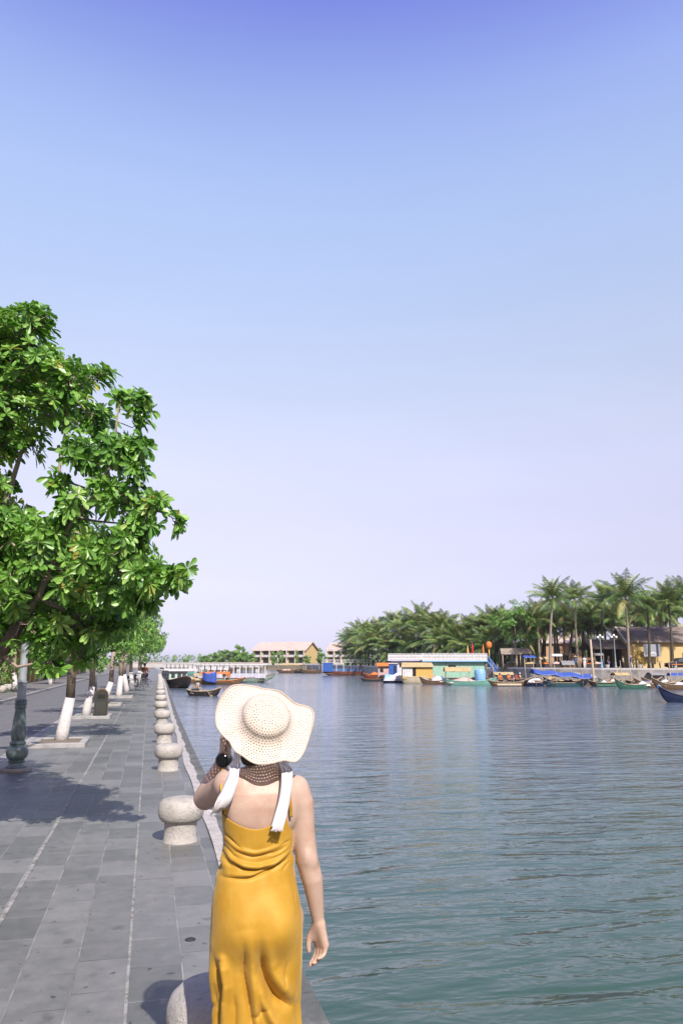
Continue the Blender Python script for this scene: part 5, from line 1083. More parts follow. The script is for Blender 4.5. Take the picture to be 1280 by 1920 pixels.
PALM, t, b = newmat('palm_frond'); at = t.new('ShaderNodeAttribute', attribute_name='tone')
t.link(t.ramp(at.outputs['Fac'], [(.0, (.022, .060, .012, 1)), (.40, (.080, .160, .030, 1)), (.75, (.19, .28, .06, 1)), (1.0, (.40, .36, .14, 1))]), b.inputs['Base Color']); b.inputs['Roughness'].default_value = .45
PTR = mat('palm_trunk_bark', (.23, .19, .145, 1), .85, .3, 4, .01, 20); PTD = mat('dark_palm_bark', (.07, .055, .042, 1), .9, .3, 4, .01, 20); NUT = mat('coconut', (.16, .17, .05, 1), .6, .2)
def palm_crown(seed, nf=26, Lf=2.9, stiff=0.0):
    g = np.random.default_rng(seed); V = []; F_ = []; T = []
    for k in range(nf):
        az = k*2.39996+g.normal(0, .15); u = (k+.5)/nf; el = R(86-98*u**1.15+g.normal(0, 8)); Ln = Lf*(.72+.42*math.sin(min(1, u*1.5+.15)*math.pi*.62))*g.uniform(.88, 1.1)
        h_ = np.array([math.cos(az), math.sin(az), 0]); side = np.array([-math.sin(az), math.cos(az), 0]); p = np.array([0, 0, 0.]); n = 15; tone = np.clip(.50+.30*(.5-u)+g.normal(0, .14), 0, .9)
        if u > .93 and g.random() < .6: tone = 1.0
        pts = []; e = el
        for i in range(n+1):
            pts.append((p.copy(), e)); p = p+(h_*math.cos(e)+np.array([0, 0, 1])*math.sin(e))*Ln/n; e -= R(1.6+4.4*i/n+1.5*(1-abs(math.sin(el))))*(1-stiff)
        tw = g.normal(0, .35); dro = g.uniform(.30, 1.0)
        for i in range(n):
            (p0, e0), (p1, e1) = pts[i], pts[i+1]; tdir = (p1-p0)/np.linalg.norm(p1-p0); b0_ = len(V); nrm_ = np.cross(side, tdir)
            r_ = .035*(1-i/n)+.008; V += [p0+side*r_, p0-side*r_, p1-side*r_, p1+side*r_]; F_.append((b0_, b0_+1, b0_+2, b0_+3)); T += [min(1, tone+.25)]*4
            if i < 2: continue
            for sg in (-1, 1):
                for q_ in (.05, .37, .70):
                    pb_ = p0+(p1-p0)*q_; f = (i+q_)/n; ll = .72*math.sin(math.pi*min(1, .16+f*.86))**.7*Lf/2.9*g.uniform(.8, 1.15)+.06
                    dv = side*sg*math.cos(tw*sg)*.85+tdir*(.45+.5*f)-nrm_*0-np.array([0, 0, dro*(.6+g.random()*.5)]); dv /= np.linalg.norm(dv); wv_ = tdir*.040
                    m_ = pb_+dv*ll*.55+np.array([0, 0, .03]); tp = pb_+dv*ll-np.array([0, 0, .16*ll]); b0_ = len(V)
                    V += [pb_-wv_*.5, pb_+wv_*.5, m_+wv_*.55, m_-wv_*.55, tp]; F_ += [(b0_, b0_+1, b0_+2, b0_+3), (b0_+3, b0_+2, b0_+4)]; tt_ = float(np.clip(tone+g.normal(0, .17), 0, 1)); T += [tt_]*5
    return np.array(V), [tuple(int(i) for i in f) for f in F_], T
pc = []
for s in range(4):
    V, F_, T = palm_crown(100+s, (32, 29, 34, 30)[s], (3.0, 2.7, 3.2, 2.8)[s]); pc.append((V, F_, T))
pcm = {}
def palm(label, px, pybase, ptop, Y, seed, lean=0.0, sc=1.0, group=None, pale=True, lean_y=0.0):
    g = random.Random(seed); c = P(ptop[0], ptop[1], Y+YO); base = P(px, 1241, Y+YO); r = thing('coconut_palm', label, 'palm', (base[0], base[1], BZ-.05), 0, group)
    tx, ty, tz = c[0]-base[0], lean_y, c[2]-BZ; mb = MB(); pts = []
    for i in range(9):
        u = i/8; pts.append((tx*(u**1.3)*.6+tx*u*.4+.12*math.sin(u*3+seed), ty*u, tz*u))
    off = pts[-1]; mb.tube(pts, [.21-.09*(i/8)+(.07 if i == 0 else 0) for i in range(9)], 10); mb.build('trunk', PTR if pale else PTD, r, True)
    k = seed % 4
    if k not in pcm:
        o = leaf_obj('crown', *pc[k], r, PALM); pcm[k] = o.data
    else:
        o = bpy.data.objects.new('crown', pcm[k]); COL.objects.link(o); o.parent = r
    o.location = off; o.rotation_euler = (g.uniform(-.12, .12), g.uniform(-.12, .12), g.uniform(0, 6.28)); s_ = sc*g.uniform(.92, 1.1); o.scale = (s_, s_, s_)
    mb = MB()
    for j in range(6):
        a_ = j*1.05+seed; mb.lathe([(.001,-.13),(.08,-.10),(.11,0),(.08,.10),(.001,.14)], 8, (off[0]+.24*math.cos(a_), off[1]+.24*math.sin(a_), off[2]-.25-.1*(j % 2)))
    mb.build('coconuts', NUT, r, True); return r
GT = 'tall coconut palms above the moored boats at the right'
tall = [(1030, (1036,1112), 88, 'tall coconut palm with a pale leaning trunk, leftmost of the tall palms', 1.08, True), (1084, (1076,1116), 92, 'tall coconut palm behind the grey covered stall', 1.0, True), (1128, (1128,1114), 93, 'tall coconut palm rising behind the tall mooring pole', 1.08, False), (1180, (1170,1112), 86, 'tall coconut palm before the corner of the yellow house', 1.12, True),
        (1216, (1212,1132), 86, 'tall coconut palm in front of the grey signboard', 1.0, False), (1259, (1252,1118), 85, 'tall coconut palm with a dark trunk in front of the yellow wall', 1.1, False), (1287, (1284,1108), 85, 'tall coconut palm cut by the right edge of the picture', 1.15, True), (1010, (1008,1150), 96, 'coconut palm left of the leaning tall palm', 1.0, True), (1058, (1058,1146), 98, 'coconut palm set back between the two leftmost tall palms', .95, False),
        (1104, (1102,1148), 99, 'coconut palm set back behind the tall mooring pole', .95, False), (1148, (1147,1150), 97, 'coconut palm set back above the dark tiled veranda', 1.0, False), (1238, (1236,1140), 100, 'coconut palm rising behind the roof of the yellow house', 1.0, False), (985, (985,1170), 98, 'coconut palm above the thatched sheds', .95, True), (1196, (1192,1150), 101, 'coconut palm rising behind the left gable of the yellow house', 1.0, False), (1012, (1020,1172), 102, 'lower coconut palm behind the leaning pale trunk', .9, False), (1090, (1092,1172), 104, 'lower coconut palm beside the orange house', .9, False)]
for i, (px, tp, Y, lab, sc, pale) in enumerate(tall): palm(lab, px, 0, (tp[0], tp[1]+9), Y, i*7+3, sc=sc*1.10, group=GT, pale=pale)
mid = [(660,1200,140),(676,1192,135),(692,1178,130),(708,1185,126),(735,1170,122),(752,1184,120),(772,1180,118),(790,1174,117),(811,1178,116),(833,1184,115),(852,1186,114),(871,1184,112),(888,1188,111),(906,1188,109),(926,1178,107),(944,1172,105),(666,1212,138),(686,1206,131),(716,1205,124),(743,1206,121),(764,1202,119),(800,1198,117),(822,1204,115),(861,1206,113),(897,1206,110),(936,1198,106),(652,1214,145),(962,1190,104),(780,1208,121),(842,1208,118),(914,1206,111),(880,1210,116),(701,1212,130),(729,1212,127)]
GM = 'coconut palms in the dense row behind the floating houses'
for i, (px, py, Y) in enumerate(mid): palm('short leafy coconut palm in the dense row behind the floating houses' if i != 4 else 'coconut palm standing highest in the dense row behind the floating houses', px, 0, (px+rnd.uniform(-6, 6), py+6+rnd.uniform(-13, 9)), bankY(px)-YO+(7 if i < 16 else 4)+rnd.uniform(0, 3), i*5+1, sc=rnd.uniform(1.15, 1.4), group=GM, pale=i % 3 == 0)
low = [(998,1168,100),(1022,1176,99),(1046,1172,103),(1066,1180,99),(1094,1176,102),(1116,1168,104),(1136,1178,100),(1160,1168,105),(1188,1172,106),(1206,1166,108),(1228,1164,107),(1247,1160,109),(1266,1152,103),(972,1186,101),(1040,1150,108),(1120,1146,110),(1158,1142,111),(1222,1142,112),(1262,1138,111)]
for i, (px, py, Y) in enumerate(low): palm('leafy coconut palm filling the belt behind the tall palms', px, 0, (px+rnd.uniform(-5, 5), py), Y, i*3+2, sc=rnd.uniform(1.05, 1.3), group='coconut palms of the belt behind the tall palms', pale=i % 2 == 0)
def bank_tree(lab, px, Y, s, rz, name='tree', pr=TB, group=None, z=BZ, sz=None):
    o = copy_tree(pr); p_ = P(px, 1241, Y+YO); o.location = (p_[0], p_[1], z-.05); o.scale = (s, s, sz or s); o.rotation_euler = (0, 0, rz); tag(o, lab, 'tree'); 
    if group: o['group'] = group
    elif 'group' in o: del o['group']
    return o
bank_tree('broad-leaved tree reaching out left of the tall palms', 968, 96, 1.85, 1.2); bank_tree('dense dark tree filling the gap behind the thatched sheds', 1000, 108, 1.5, 3.2); bank_tree('dark bushy tree behind the floating restaurant roof', 925, 116, 1.25, 4.0); bank_tree('leafy green tree beside the orange house', 1098, 112, 1.05, .7)
# undergrowth behind the palms reads as one dark mass
g = np.random.default_rng(77); cc_ = []; 
for i in range(2600):
    px = g.uniform(645, 1010); Y = bankY(px)+g.uniform(6, 13); p_ = P(px, 1241, Y+YO); cc_.append((p_[0], p_[1], BZ+g.uniform(.2, 1)**1.0*np.interp(px, [645, 690, 900, 1010], [1.5, 3.2, 3.6, 4.2])))
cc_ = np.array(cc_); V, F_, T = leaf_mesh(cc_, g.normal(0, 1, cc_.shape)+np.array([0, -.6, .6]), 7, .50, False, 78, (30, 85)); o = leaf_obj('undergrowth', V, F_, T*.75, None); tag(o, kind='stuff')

# houses on the far bank
ROOFT, t, b = newmat('brown_grey_roof_tiles'); v = t.coords(); wv_ = t.new('ShaderNodeTexWave'); wv_.wave_type = 'BANDS'; wv_.bands_direction = 'X'; wv_.inputs['Scale'].default_value = 1.6; wv_.inputs['Distortion'].default_value = .6; t.link(v, wv_.inputs['Vector'])
n1 = t.noise(v, .9, 6, .7); t.link(t.ramp(t.math('ADD', t.math('MULTIPLY', wv_.outputs[1] if len(wv_.outputs) > 1 else wv_.outputs[0], .25), t.math('MULTIPLY', n1, .75)), [(.3, (.11, .085, .07, 1)), (.6, (.22, .175, .145, 1)), (.8, (.31, .25, .21, 1))]), b.inputs['Base Color']); b.inputs['Roughness'].default_value = .9
t.link(t.bump(wv_.outputs[1], .6, .05), b.inputs['Normal'])
OCHRE = mat('ochre_wall', (.50, .31, .10, 1), .85, .08, .5, .003, 30, stain=((.36,.23,.10,1), .5)); PYEL = mat('pale_yellow_wall', (.56, .42, .19, 1), .85, .08, .4, .003, 30, stain=((.48,.36,.18,1), .5)); OWALL = mat('pale_orange_wall', (.46, .28, .16, 1), .85, .1, .5); TERR = mat('faded_terracotta_roof', (.50, .39, .34, 1), .9, .12, .7, stain=((.36,.26,.22,1), .5)); THATCH = mat('grey_thatch', (.27, .23, .18, 1), .95, .25, 2, .03, 8)
def house(name, label, cat, loc, rz, w, dp, hh, wallm, roofm, rise=1.6, over=.5, opens=(), axis='x', gable=None):
    r = thing(name, label, cat, loc, rz); MB().box(-w/2, w/2, 0, dp, 0, hh).build('wall', wallm, r); mb = MB()
    if axis == 'x':
        pr_ = [(-over, hh-.12), (dp/2, hh+rise), (dp+over, hh-.12)]; mb.grid([[(x, a_, z) for a_, z in pr_] for x in (-w/2-over, w/2+over)]); gb = MB(); [gb.add([(x, 0, hh), (x, dp, hh), (x, dp/2, hh+rise-.1)], [(0,1,2)]) for x in (-w/2+.002, w/2-.002)]
    else:
        pr_ = [(-w/2-over, hh-.12), (0, hh+rise), (w/2+over, hh-.12)]; mb.grid([[(a_, y, z) for a_, z in pr_] for y in (-over, dp+over)]); gb = MB(); [gb.add([(-w/2, y, hh), (w/2, y, hh), (0, y, hh+rise-.1)], [(0,1,2)]) for y in (.002, dp-.002)]
    o = mb.build('roof', roofm, r); sd_ = o.modifiers.new('s', 'SOLIDIFY'); sd_.thickness = .16; sd_.offset = 1; gb.build('gable', gable or wallm, r)
    for (kind, x, z, ww, hgt, m) in opens:
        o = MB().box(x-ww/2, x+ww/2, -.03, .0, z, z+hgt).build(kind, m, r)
        mb = MB(); [mb.box(*q_) for q_ in ((x-ww/2-.07, x-ww/2, -.06, .0, z, z+hgt+.07), (x+ww/2, x+ww/2+.07, -.06, .0, z, z+hgt+.07), (x-ww/2, x+ww/2, -.06, .0, z+hgt, z+hgt+.07))]; mb.build('frame', PWOOD, o)
    return r
p = P(1242, 1241, 88.4+YO)
yh = house('riverside_house', 'yellow walled house with a brown tiled roof and a grey signboard at the right', 'house', (p[0], p[1], BZ), RZ, 8.6, 7, 3.7, PYEL, ROOFT, rise=2.1, over=.55, opens=(('door', -3.3, .0, .9, 2.0, DRK), ('window', 3.2, 1.1, .9, 1.0, DRK)))
MB().tube([(-4.95, -.6, 3.5), (-4.95, 3.4, 5.75)], .12, 6).build('verge', WHITEP, yh)
SGN = mat('faded_sign_board', (.26, .29, .34, 1), .6, .1, 2)
p2 = P(1223, 1241, 87.9+YO); sg = thing('signboard', 'grey-blue signboard with a white arched drawing on the yellow wall', 'signboard', (p2[0], p2[1], BZ), RZ)
MB().box(-1.15, 1.15, -.05, .0, 1.65, 3.3).build('board', SGN, sg)
mb = MB()
for k in range(14):
    a0, a1 = math.pi*k/14, math.pi*(k+1)/14
    mb.add([(.75*math.cos(a0)*.8+.1, -.056, 1.85+.42*math.sin(a0)), (.75*math.cos(a1)*.8+.1, -.056, 1.85+.42*math.sin(a1)), (.45*math.cos(a1)*.8+.1, -.056, 1.85+.22*math.sin(a1)), (.45*math.cos(a0)*.8+.1, -.056, 1.85+.22*math.sin(a0))], [(0,1,2,3)])
mb.box(-.85, .85, -.058, -.052, 1.78, 1.84); mb.build('arched_drawing', WHITEP, sg)
p = P(1146, 1241, 91+YO); vh = thing('veranda_house', 'dark open veranda under a grey-brown tiled roof left of the yellow house', 'house', (p[0], p[1], BZ), RZ)
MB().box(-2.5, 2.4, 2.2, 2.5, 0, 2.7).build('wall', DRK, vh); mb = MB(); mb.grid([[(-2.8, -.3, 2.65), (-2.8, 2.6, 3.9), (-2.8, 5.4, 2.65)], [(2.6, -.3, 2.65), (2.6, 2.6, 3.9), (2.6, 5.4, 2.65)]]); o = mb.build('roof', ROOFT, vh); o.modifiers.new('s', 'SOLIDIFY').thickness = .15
for x in (-2.3, -1.1, .2, 1.4, 2.2): MB().tube([(x, 0, 0), (x, 0, 2.72)], .07, 8).build('post', PTD, vh, True)
MB().box(-2.6, 2.5, -.1, 2.2, -.02, .12).build('floor', WALLS, vh); MB().box(-1.5, -.6, 1.6, 2.1, .12, 1.0).build('counter', WOOD, vh)
p = P(1070, 1241, 122); house('villa', 'pale orange villa with a terracotta roof seen between the tall palm trunks', 'house', (p[0], p[1], BZ), RZ, 9, 7, 4.3, OWALL, TERR, rise=1.4, opens=(('window', -2.4, 2.4, 1.1, 1.2, DRK), ('window', .4, 2.4, 1.1, 1.2, DRK), ('window', 3.0, 2.4, 1.1, 1.2, DRK), ('door', -.9, .05, 1.2, 2.0, DRK)))
for i, (px, lab, w) in enumerate(((956, 'thatched riverside shed on pale posts, left of two', 2.4), (978, 'thatched riverside shed on pale posts, right of two', 2.0))):
    p = P(px, 1241, 95+YO); s_ = thing('thatched_shed', lab, 'shed', (p[0], p[1], BZ), RZ, 'thatched sheds on the bank'); mb = MB(); mb.grid([[(-w/2-.2, -1.0, 1.9+.1*i), (-w/2-.1, .2, 2.7), (-w/2-.2, 1.6, 1.9)], [(w/2+.2, -1.0, 1.9+.1*i), (w/2+.1, .2, 2.7), (w/2+.2, 1.6, 1.9)]]); o = mb.build('roof', THATCH, s_); o.modifiers.new('s', 'SOLIDIFY').thickness = .12
    for x in (-w/2, w/2):
        for y in (-.9, 1.4): MB().tube([(x, y, 0), (x, y, 2.0)], .06, 7).build('post', POLE, s_, True)
    MB().box(-w/2+.1, w/2-.1, .2, 1.2, 0, .8).build('counter', DWOOD, s_)
# bank furniture
p = P(1062, 1241, 88+YO); st = thing('covered_stall', 'low stall covered with a rounded grey cloth below the palms', 'stall', (p[0], p[1], BZ), RZ); arch_canopy(st, -.85, .85, .7, .55, .55, GREYC, 'cloth', sag=.05); MB().box(-.7, .7, -.5, .5, 0, .6).build('counter', WOOD, st)
for px, Y, lab, m in ((1153, 83.5, 'white riverside lamp post with round globes before the dark veranda', WHITEP), (1127, 85, 'riverside lamp post with a blue base left of the veranda', SKYB)):
    o = copy_tree(lp); p_ = P(px, 1241, Y+YO); o.location = (p_[0], p_[1], BZ); o.scale = (1, 1, 1.08); tag(o, lab, 'street lamp', 'lamps on the far bank')
    for ch in o.children:
        if ch.name.split('.')[0] in ('fluted_column', 'base', 'collar'):
            ch.data = ch.data.copy(); ch.data.materials.clear(); ch.data.materials.append(m if m is SKYB else GRY)
p = P(1197, 1241, 86.8+YO); sh = thing('flowering_shrub', 'yellow-leaved shrub beside the left end of the yellow wall', 'shrub', (p[0], p[1], BZ)); g = np.random.default_rng(5); cc_ = g.normal(0, 1, (110, 3))*np.array([.40, .40, .75])+np.array([0, 0, 1.6]); V, F_, T = leaf_mesh(cc_, g.normal(0, 1, cc_.shape)+np.array([0, -.3, .5]), 7, .26, False, 6)
YLEAF, t, b = newmat('yellow_leaf'); at = t.new('ShaderNodeAttribute', attribute_name='tone'); t.link(t.ramp(at.outputs['Fac'], [(.3, (.10, .13, .02, 1)), (.5, (.36, .25, .04, 1)), (.8, (.50, .30, .06, 1))]), b.inputs['Base Color'])
leaf_obj('foliage', V, F_, T, sh, YLEAF); MB().tube([(0,0,0),(.05,0,1.0),(0,0,1.7)], [.05,.04,.02], 6).build('stem', BARK, sh, True)
for (px, Y, w_, h0, m, lab) in ((992, 92, 1.5, 1.5, TARP, 'small blue cloth stall between the thatched sheds and the leaning palm'), (1020, 90, 1.3, 1.3, TANC, 'small tan cloth stall at the foot of the leaning palm'), (1042, 91, 1.2, 1.7, TARPW, 'small white cloth stall right of the leaning palm'), (1104, 89, 1.2, 1.2, WOOD, 'low wooden stall behind the tall mooring pole'), (1120, 90, 1.1, 1.8, GREYC, 'grey cloth stall left of the dark veranda')):
    p = P(px, 1241, Y+YO); st = thing('market_stall', lab, 'stall', (p[0], p[1], BZ), RZ, 'cloth stalls along the far bank'); arch_canopy(st, -w_*.6, w_*.6, .7, h0, .3, m, 'cloth'); posts(st, [(-w_*.55,-.55),(-w_*.55,.55),(w_*.55,-.55),(w_*.55,.55)], 0, h0+.1, POLE); MB().box(-w_*.5, w_*.5, -.45, .3, 0, .7).build('counter', DWOOD, st); heap(st, 'goods', -w_*.45, w_*.45, .35, .7, .35, (ORNG, PINK, TANC)[px % 3], px)
# parked car at the right edge
p = P(1278, 1241, 83+YO); car = thing('parked_car', 'black parked car cut by the right edge in front of the yellow house', 'car', (p[0], p[1], BZ), RZ)
BLKP, t, b = newmat('black_car_paint'); b.inputs['Base Color'].default_value = (.008, .008, .010, 1); b.inputs['Roughness'].default_value = .2; b.inputs['Coat Weight'].default_value = .5
cs = [(-2.0,.35,.75,.80),(-1.9,.3,.85,.84),(-1.2,.25,.92,.86),(-.7,.25,1.42,.80),(.0,.25,1.5,.80),(.8,.25,1.42,.80),(1.4,.25,1.0,.86),(1.9,.3,.85,.84),(2.0,.4,.7,.78)]
g_ = [[(x, -w, z0), (x, -w, z0+.45), (x, -w*.82 if z1 > 1.1 else -w, z1-.06), (x, -w*.6, z1), (x, w*.6, z1), (x, w*.82 if z1 > 1.1 else w, z1-.06), (x, w, z0+.45), (x, w, z0)] for x, z0, z1, w in cs]
auto_smooth(MB().grid(g_).build('body', BLKP, car), 50)
MB().add([(-.95,-.815,.95),(-.62,-.70,1.36),(.75,-.70,1.36),(1.15,-.815,.98)], [(0,3,2,1)]).build('side_window', GLASS, car)
for x in (-1.25, 1.25):
    for s in (-1, 1):
        wh = MB().tube([(x, s*.70, .31), (x, s*.87, .31)], .31, 20).build('wheel', BLK, car); MB().tube([(x, s*.868, .31), (x, s*.876, .31)], .19, 16).build('rim', GRY, wh)
for s in (-1, 1): MB().box(-2.0, -1.94, s*.6-.14, s*.6+.14, .58, .72).build('headlight', WHITEP, car)
p = P(1268, 1241, 78.5+YO); aw = thing('awning', 'flat orange awning on posts at the right edge below the black car', 'awning', (p[0], p[1], BZ), RZ); MB().box(-.9, 2.2, -.6, .6, .62, .70).build('canopy', ORNG, aw); posts(aw, [(-.8,-.5),(-.8,.5),(2.1,-.5),(2.1,.5)], 0, .62, POLE, .03)
def mbike(label, loc, rz, bodym, group=None):
    r = thing('motorbike', label, 'motorbike', loc, rz, group); mb = MB()
    mb.tube([(-.55,0,.62),(-.2,0,.60),(.1,0,.42),(.38,0,.5),(.50,0,.85)], [.11,.13,.10,.11,.07], 10); mb.tube([(-.62,0,.66),(-.78,0,.62)], [.09,.03], 8); mb.build('body', bodym, r, True)
    MB().tube([(-.6,0,.74),(-.2,0,.76),(0,0,.72)], [.08,.11,.07], 8, flat=.5).build('seat', BLK, r, True); MB().tube([(.44,-.3,.98),(.50,0,.95),(.44,.3,.98)], .018, 6).build('handlebar', BLK, r, True); MB().lathe([(.001,0),(.06,.0),(.07,.05),(.001,.08)], 10, (.55,0,.82)).build('headlight', WHITEP, r)
    for x in (-.58, .62):
        w_ = MB(); w_.grid([[(x+(.27+.05*math.cos(b_))*math.cos(a_), .045*math.sin(b_), .3+(.27+.05*math.cos(b_))*math.sin(a_)) for b_ in [2*math.pi*j/6 for j in range(6)]] for a_ in [2*math.pi*k/20 for k in range(21)]], True); wh = w_.build('wheel', BLK, r, True)
        m2 = MB(); [m2.tube([(x, 0, .3), (x+.26*math.cos(a_), 0, .3+.26*math.sin(a_))], .012, 4) for a_ in [2*math.pi*k/5 for k in range(5)]]; m2.build('rim', GRY, wh)
    MB().tube([(.62,0,.3),(.50,0,.9)], .03, 6).build('fork', GRY, r); return r
for px, Y, lab in ((1222, 84, 'dark motorbike parked before the yellow wall, left of two'), (1236, 84.4, 'dark motorbike parked before the yellow wall, right of two')):
    p = P(px, 1241, Y+YO); mbike(lab, (p[0], p[1], BZ+.02), RZ+R(70), SHK, 'motorbikes by the yellow house')
for px, Y, lab, sh_, tr_, ht in ((1167, 88, 'man in a pale shirt standing in the dark veranda', SHB, SHK, None), (1095, 86, 'person in white standing at the top of the bank wall', SHW, SHW, None), (1182, 84, 'person in a blue shirt standing by the yellow shrub', SHBL, SHW, 'cap'), (1140, 88, 'person in dark clothes standing left of the white lamp post', SHK, SHBL, None), (1078, 90, 'person in a conical hat standing behind the grey covered stall', SHBL, SHK, 'cone')):
    p = P(px, 1241, Y+YO); figure(lab, (p[0], p[1], BZ+.02), R(150+px), sh_, tr_, 'stand', ht, group='people on the far bank')
for px, Y, lab in ((1137, 83.2, 'pale stone pot on the bank wall, left of two'), (1198, 81, 'pale stone pot on the bank wall, right of two')):
    p = P(px, 1241, Y+YO); mb = MB(); mb.lathe([(.001,0),(.18,0),(.2,.05),(.15,.1),(.28,.45),(.30,.6),(.26,.6),(.001,.5)], 18, (p[0], p[1], BZ+.01)); tag(auto_smooth(mb.build('stone_pot', STONE), 50), lab, 'pot', 'stone pots on the far bank')

# ------------------------------------------------------------------ far upstream: bridge, hotels, trees
CONC = mat('pale_concrete', (.42, .40, .39, 1), .8, .08, .5)
x0, x1 = P(296, 1241, 200)[0], P(486, 1241, 205)[0]
br = thing('bridge', 'low pale concrete bridge with a white parapet crossing the river far upstream', 'bridge', (x0, 200, 0), R(-3))
Wd = x1-x0; MB().box(-6, Wd, 0, 5, .35, .85).build('deck', CONC, br)
for y in (0, 4.8):
    MB().box(-6, Wd, y+.002, y+.198, 1.45, 1.62).build('handrail', mat('pinkish_concrete', (.42,.34,.31,1), .8, .08, .5), br); mb = MB(); mb.box(-6, Wd, y+.07, y+.13, .852, 1.448); [mb.box(-6+k*2.4, -5.75+k*2.4, y+.03, y+.17, .852, 1.448) for k in range(int((Wd+6)/2.4))]; mb.build('balustrade', CONC, br)
for k in range(6): MB().box(Wd*k/5.5-.4+1, Wd*k/5.5+.4+1, .4, 4.6, -2.5, .348).build('pier', CONC, br)
gl = MB().box(P(486,1241,230)[0], P(600,1241,310)[0], 255, 262, -3, -.3); tag(gl.build('far_shore', EARTH), kind='structure')
tag(MB().prism([(P(330,1241,262)[0],262),(P(640,1241,262)[0],262),(P(680,1241,420)[0],420),(P(310,1241,420)[0],420)], -3, .4).build('hotel_grounds', GRASSY), kind='structure')
def hotel(label, px, Y, rz, w, dp, hh, rise, wallm, roofm, nb):
    p = P(px, 1241, Y+YO); r = house('hotel', label, 'hotel', (p[0], p[1], .4), rz, w, dp, hh, wallm, roofm, rise, .7)
    for f in range(2):
        for k in range(nb):
            x = -w/2+w*(k+.5)/nb; o = MB().box(x-w/nb*.30, x+w/nb*.30, -.05, -.01, .5+f*3.0, 2.7+f*3.0).build('window', DRK, r); MB().box(x-w/nb*.36, x+w/nb*.36, -.9, -.06, .1+f*3.0, .9+f*3.0).build('balcony', WHITEP, o)
        for k in range(nb+1): x = -w/2+w*k/nb; MB().box(x-.15, x+.15, -.8, -.5, f*3.0, 2.95+f*3.0).build('pillar', WHITEP, r)
    return r
hotel('long yellow hotel with a faded terracotta roof far upstream behind the straw hat', 522, 285, RZ+R(-20), 21, 13, 5.6, 3.2, PYEL, TERR, 6)
hotel('second yellow hotel half hidden by the palms above the blue tour boat', 640, 275, RZ+R(-18), 11, 12, 5.4, 3.0, PYEL, TERR, 4)
TC = row_tree('tree', 71, 900, 8, .34, False, twig=False, rad=2.3, h=(.9, 5.2))
TC.location = (-40, 150, 0); tag(TC, 'round leafy tree standing behind the shop houses', 'tree')
fart = [(348,330,.8),(384,300,1.05),(398,290,1.2),(413,285,1.4),(428,283,1.45),(443,282,1.4),(457,281,1.3),(471,279,1.2)]
o9 = ['first','second','third','fourth','fifth','sixth','seventh','eighth']
for i, (px, Y, s) in enumerate(fart): bank_tree('rounded green tree in the far clump beyond the bridge, %s from the left' % o9[i], px, Y, s, i*1.3, group='trees of the far clump beyond the bridge', z=-.6, sz=s*.92, pr=TC)
for px, Y, s, sz, lab in ((448, 320, 1.9, 2.1, 'dark tree rising behind the left end of the long hotel'), (512, 262, .8, 1.3, 'slim tree before the long hotel, left of three'), (526, 262, .85, 1.4, 'slim tree before the long hotel, middle of three'), (556, 262, .5, 1.45, 'slim tree before the long hotel, right of three'), (590, 300, 2.1, 1.9, 'tall rounded tree between the two yellow hotels'), (603, 270, 1.3, 1.2, 'low green tree just left of the second hotel'), (575, 268, 1.1, 1.0, 'low bush-like tree right of the long hotel')):
    bank_tree(lab, px, Y, s*.75, px*.7, z=-.2, sz=sz*.85, pr=TC)
g = np.random.default_rng(9); cc_ = np.array([(x, 640+g.uniform(-20, 20), g.uniform(-.5, 5.5+2*math.sin(x*.03))) for x in g.uniform(-260, 330, 1500)]); V, F_, T = leaf_mesh(cc_, g.normal(0, 1, cc_.shape), 6, 2.4, False, 10, (30, 85)); tag(leaf_obj('distant_treeline', V, F_, T*.8, None), kind='stuff')

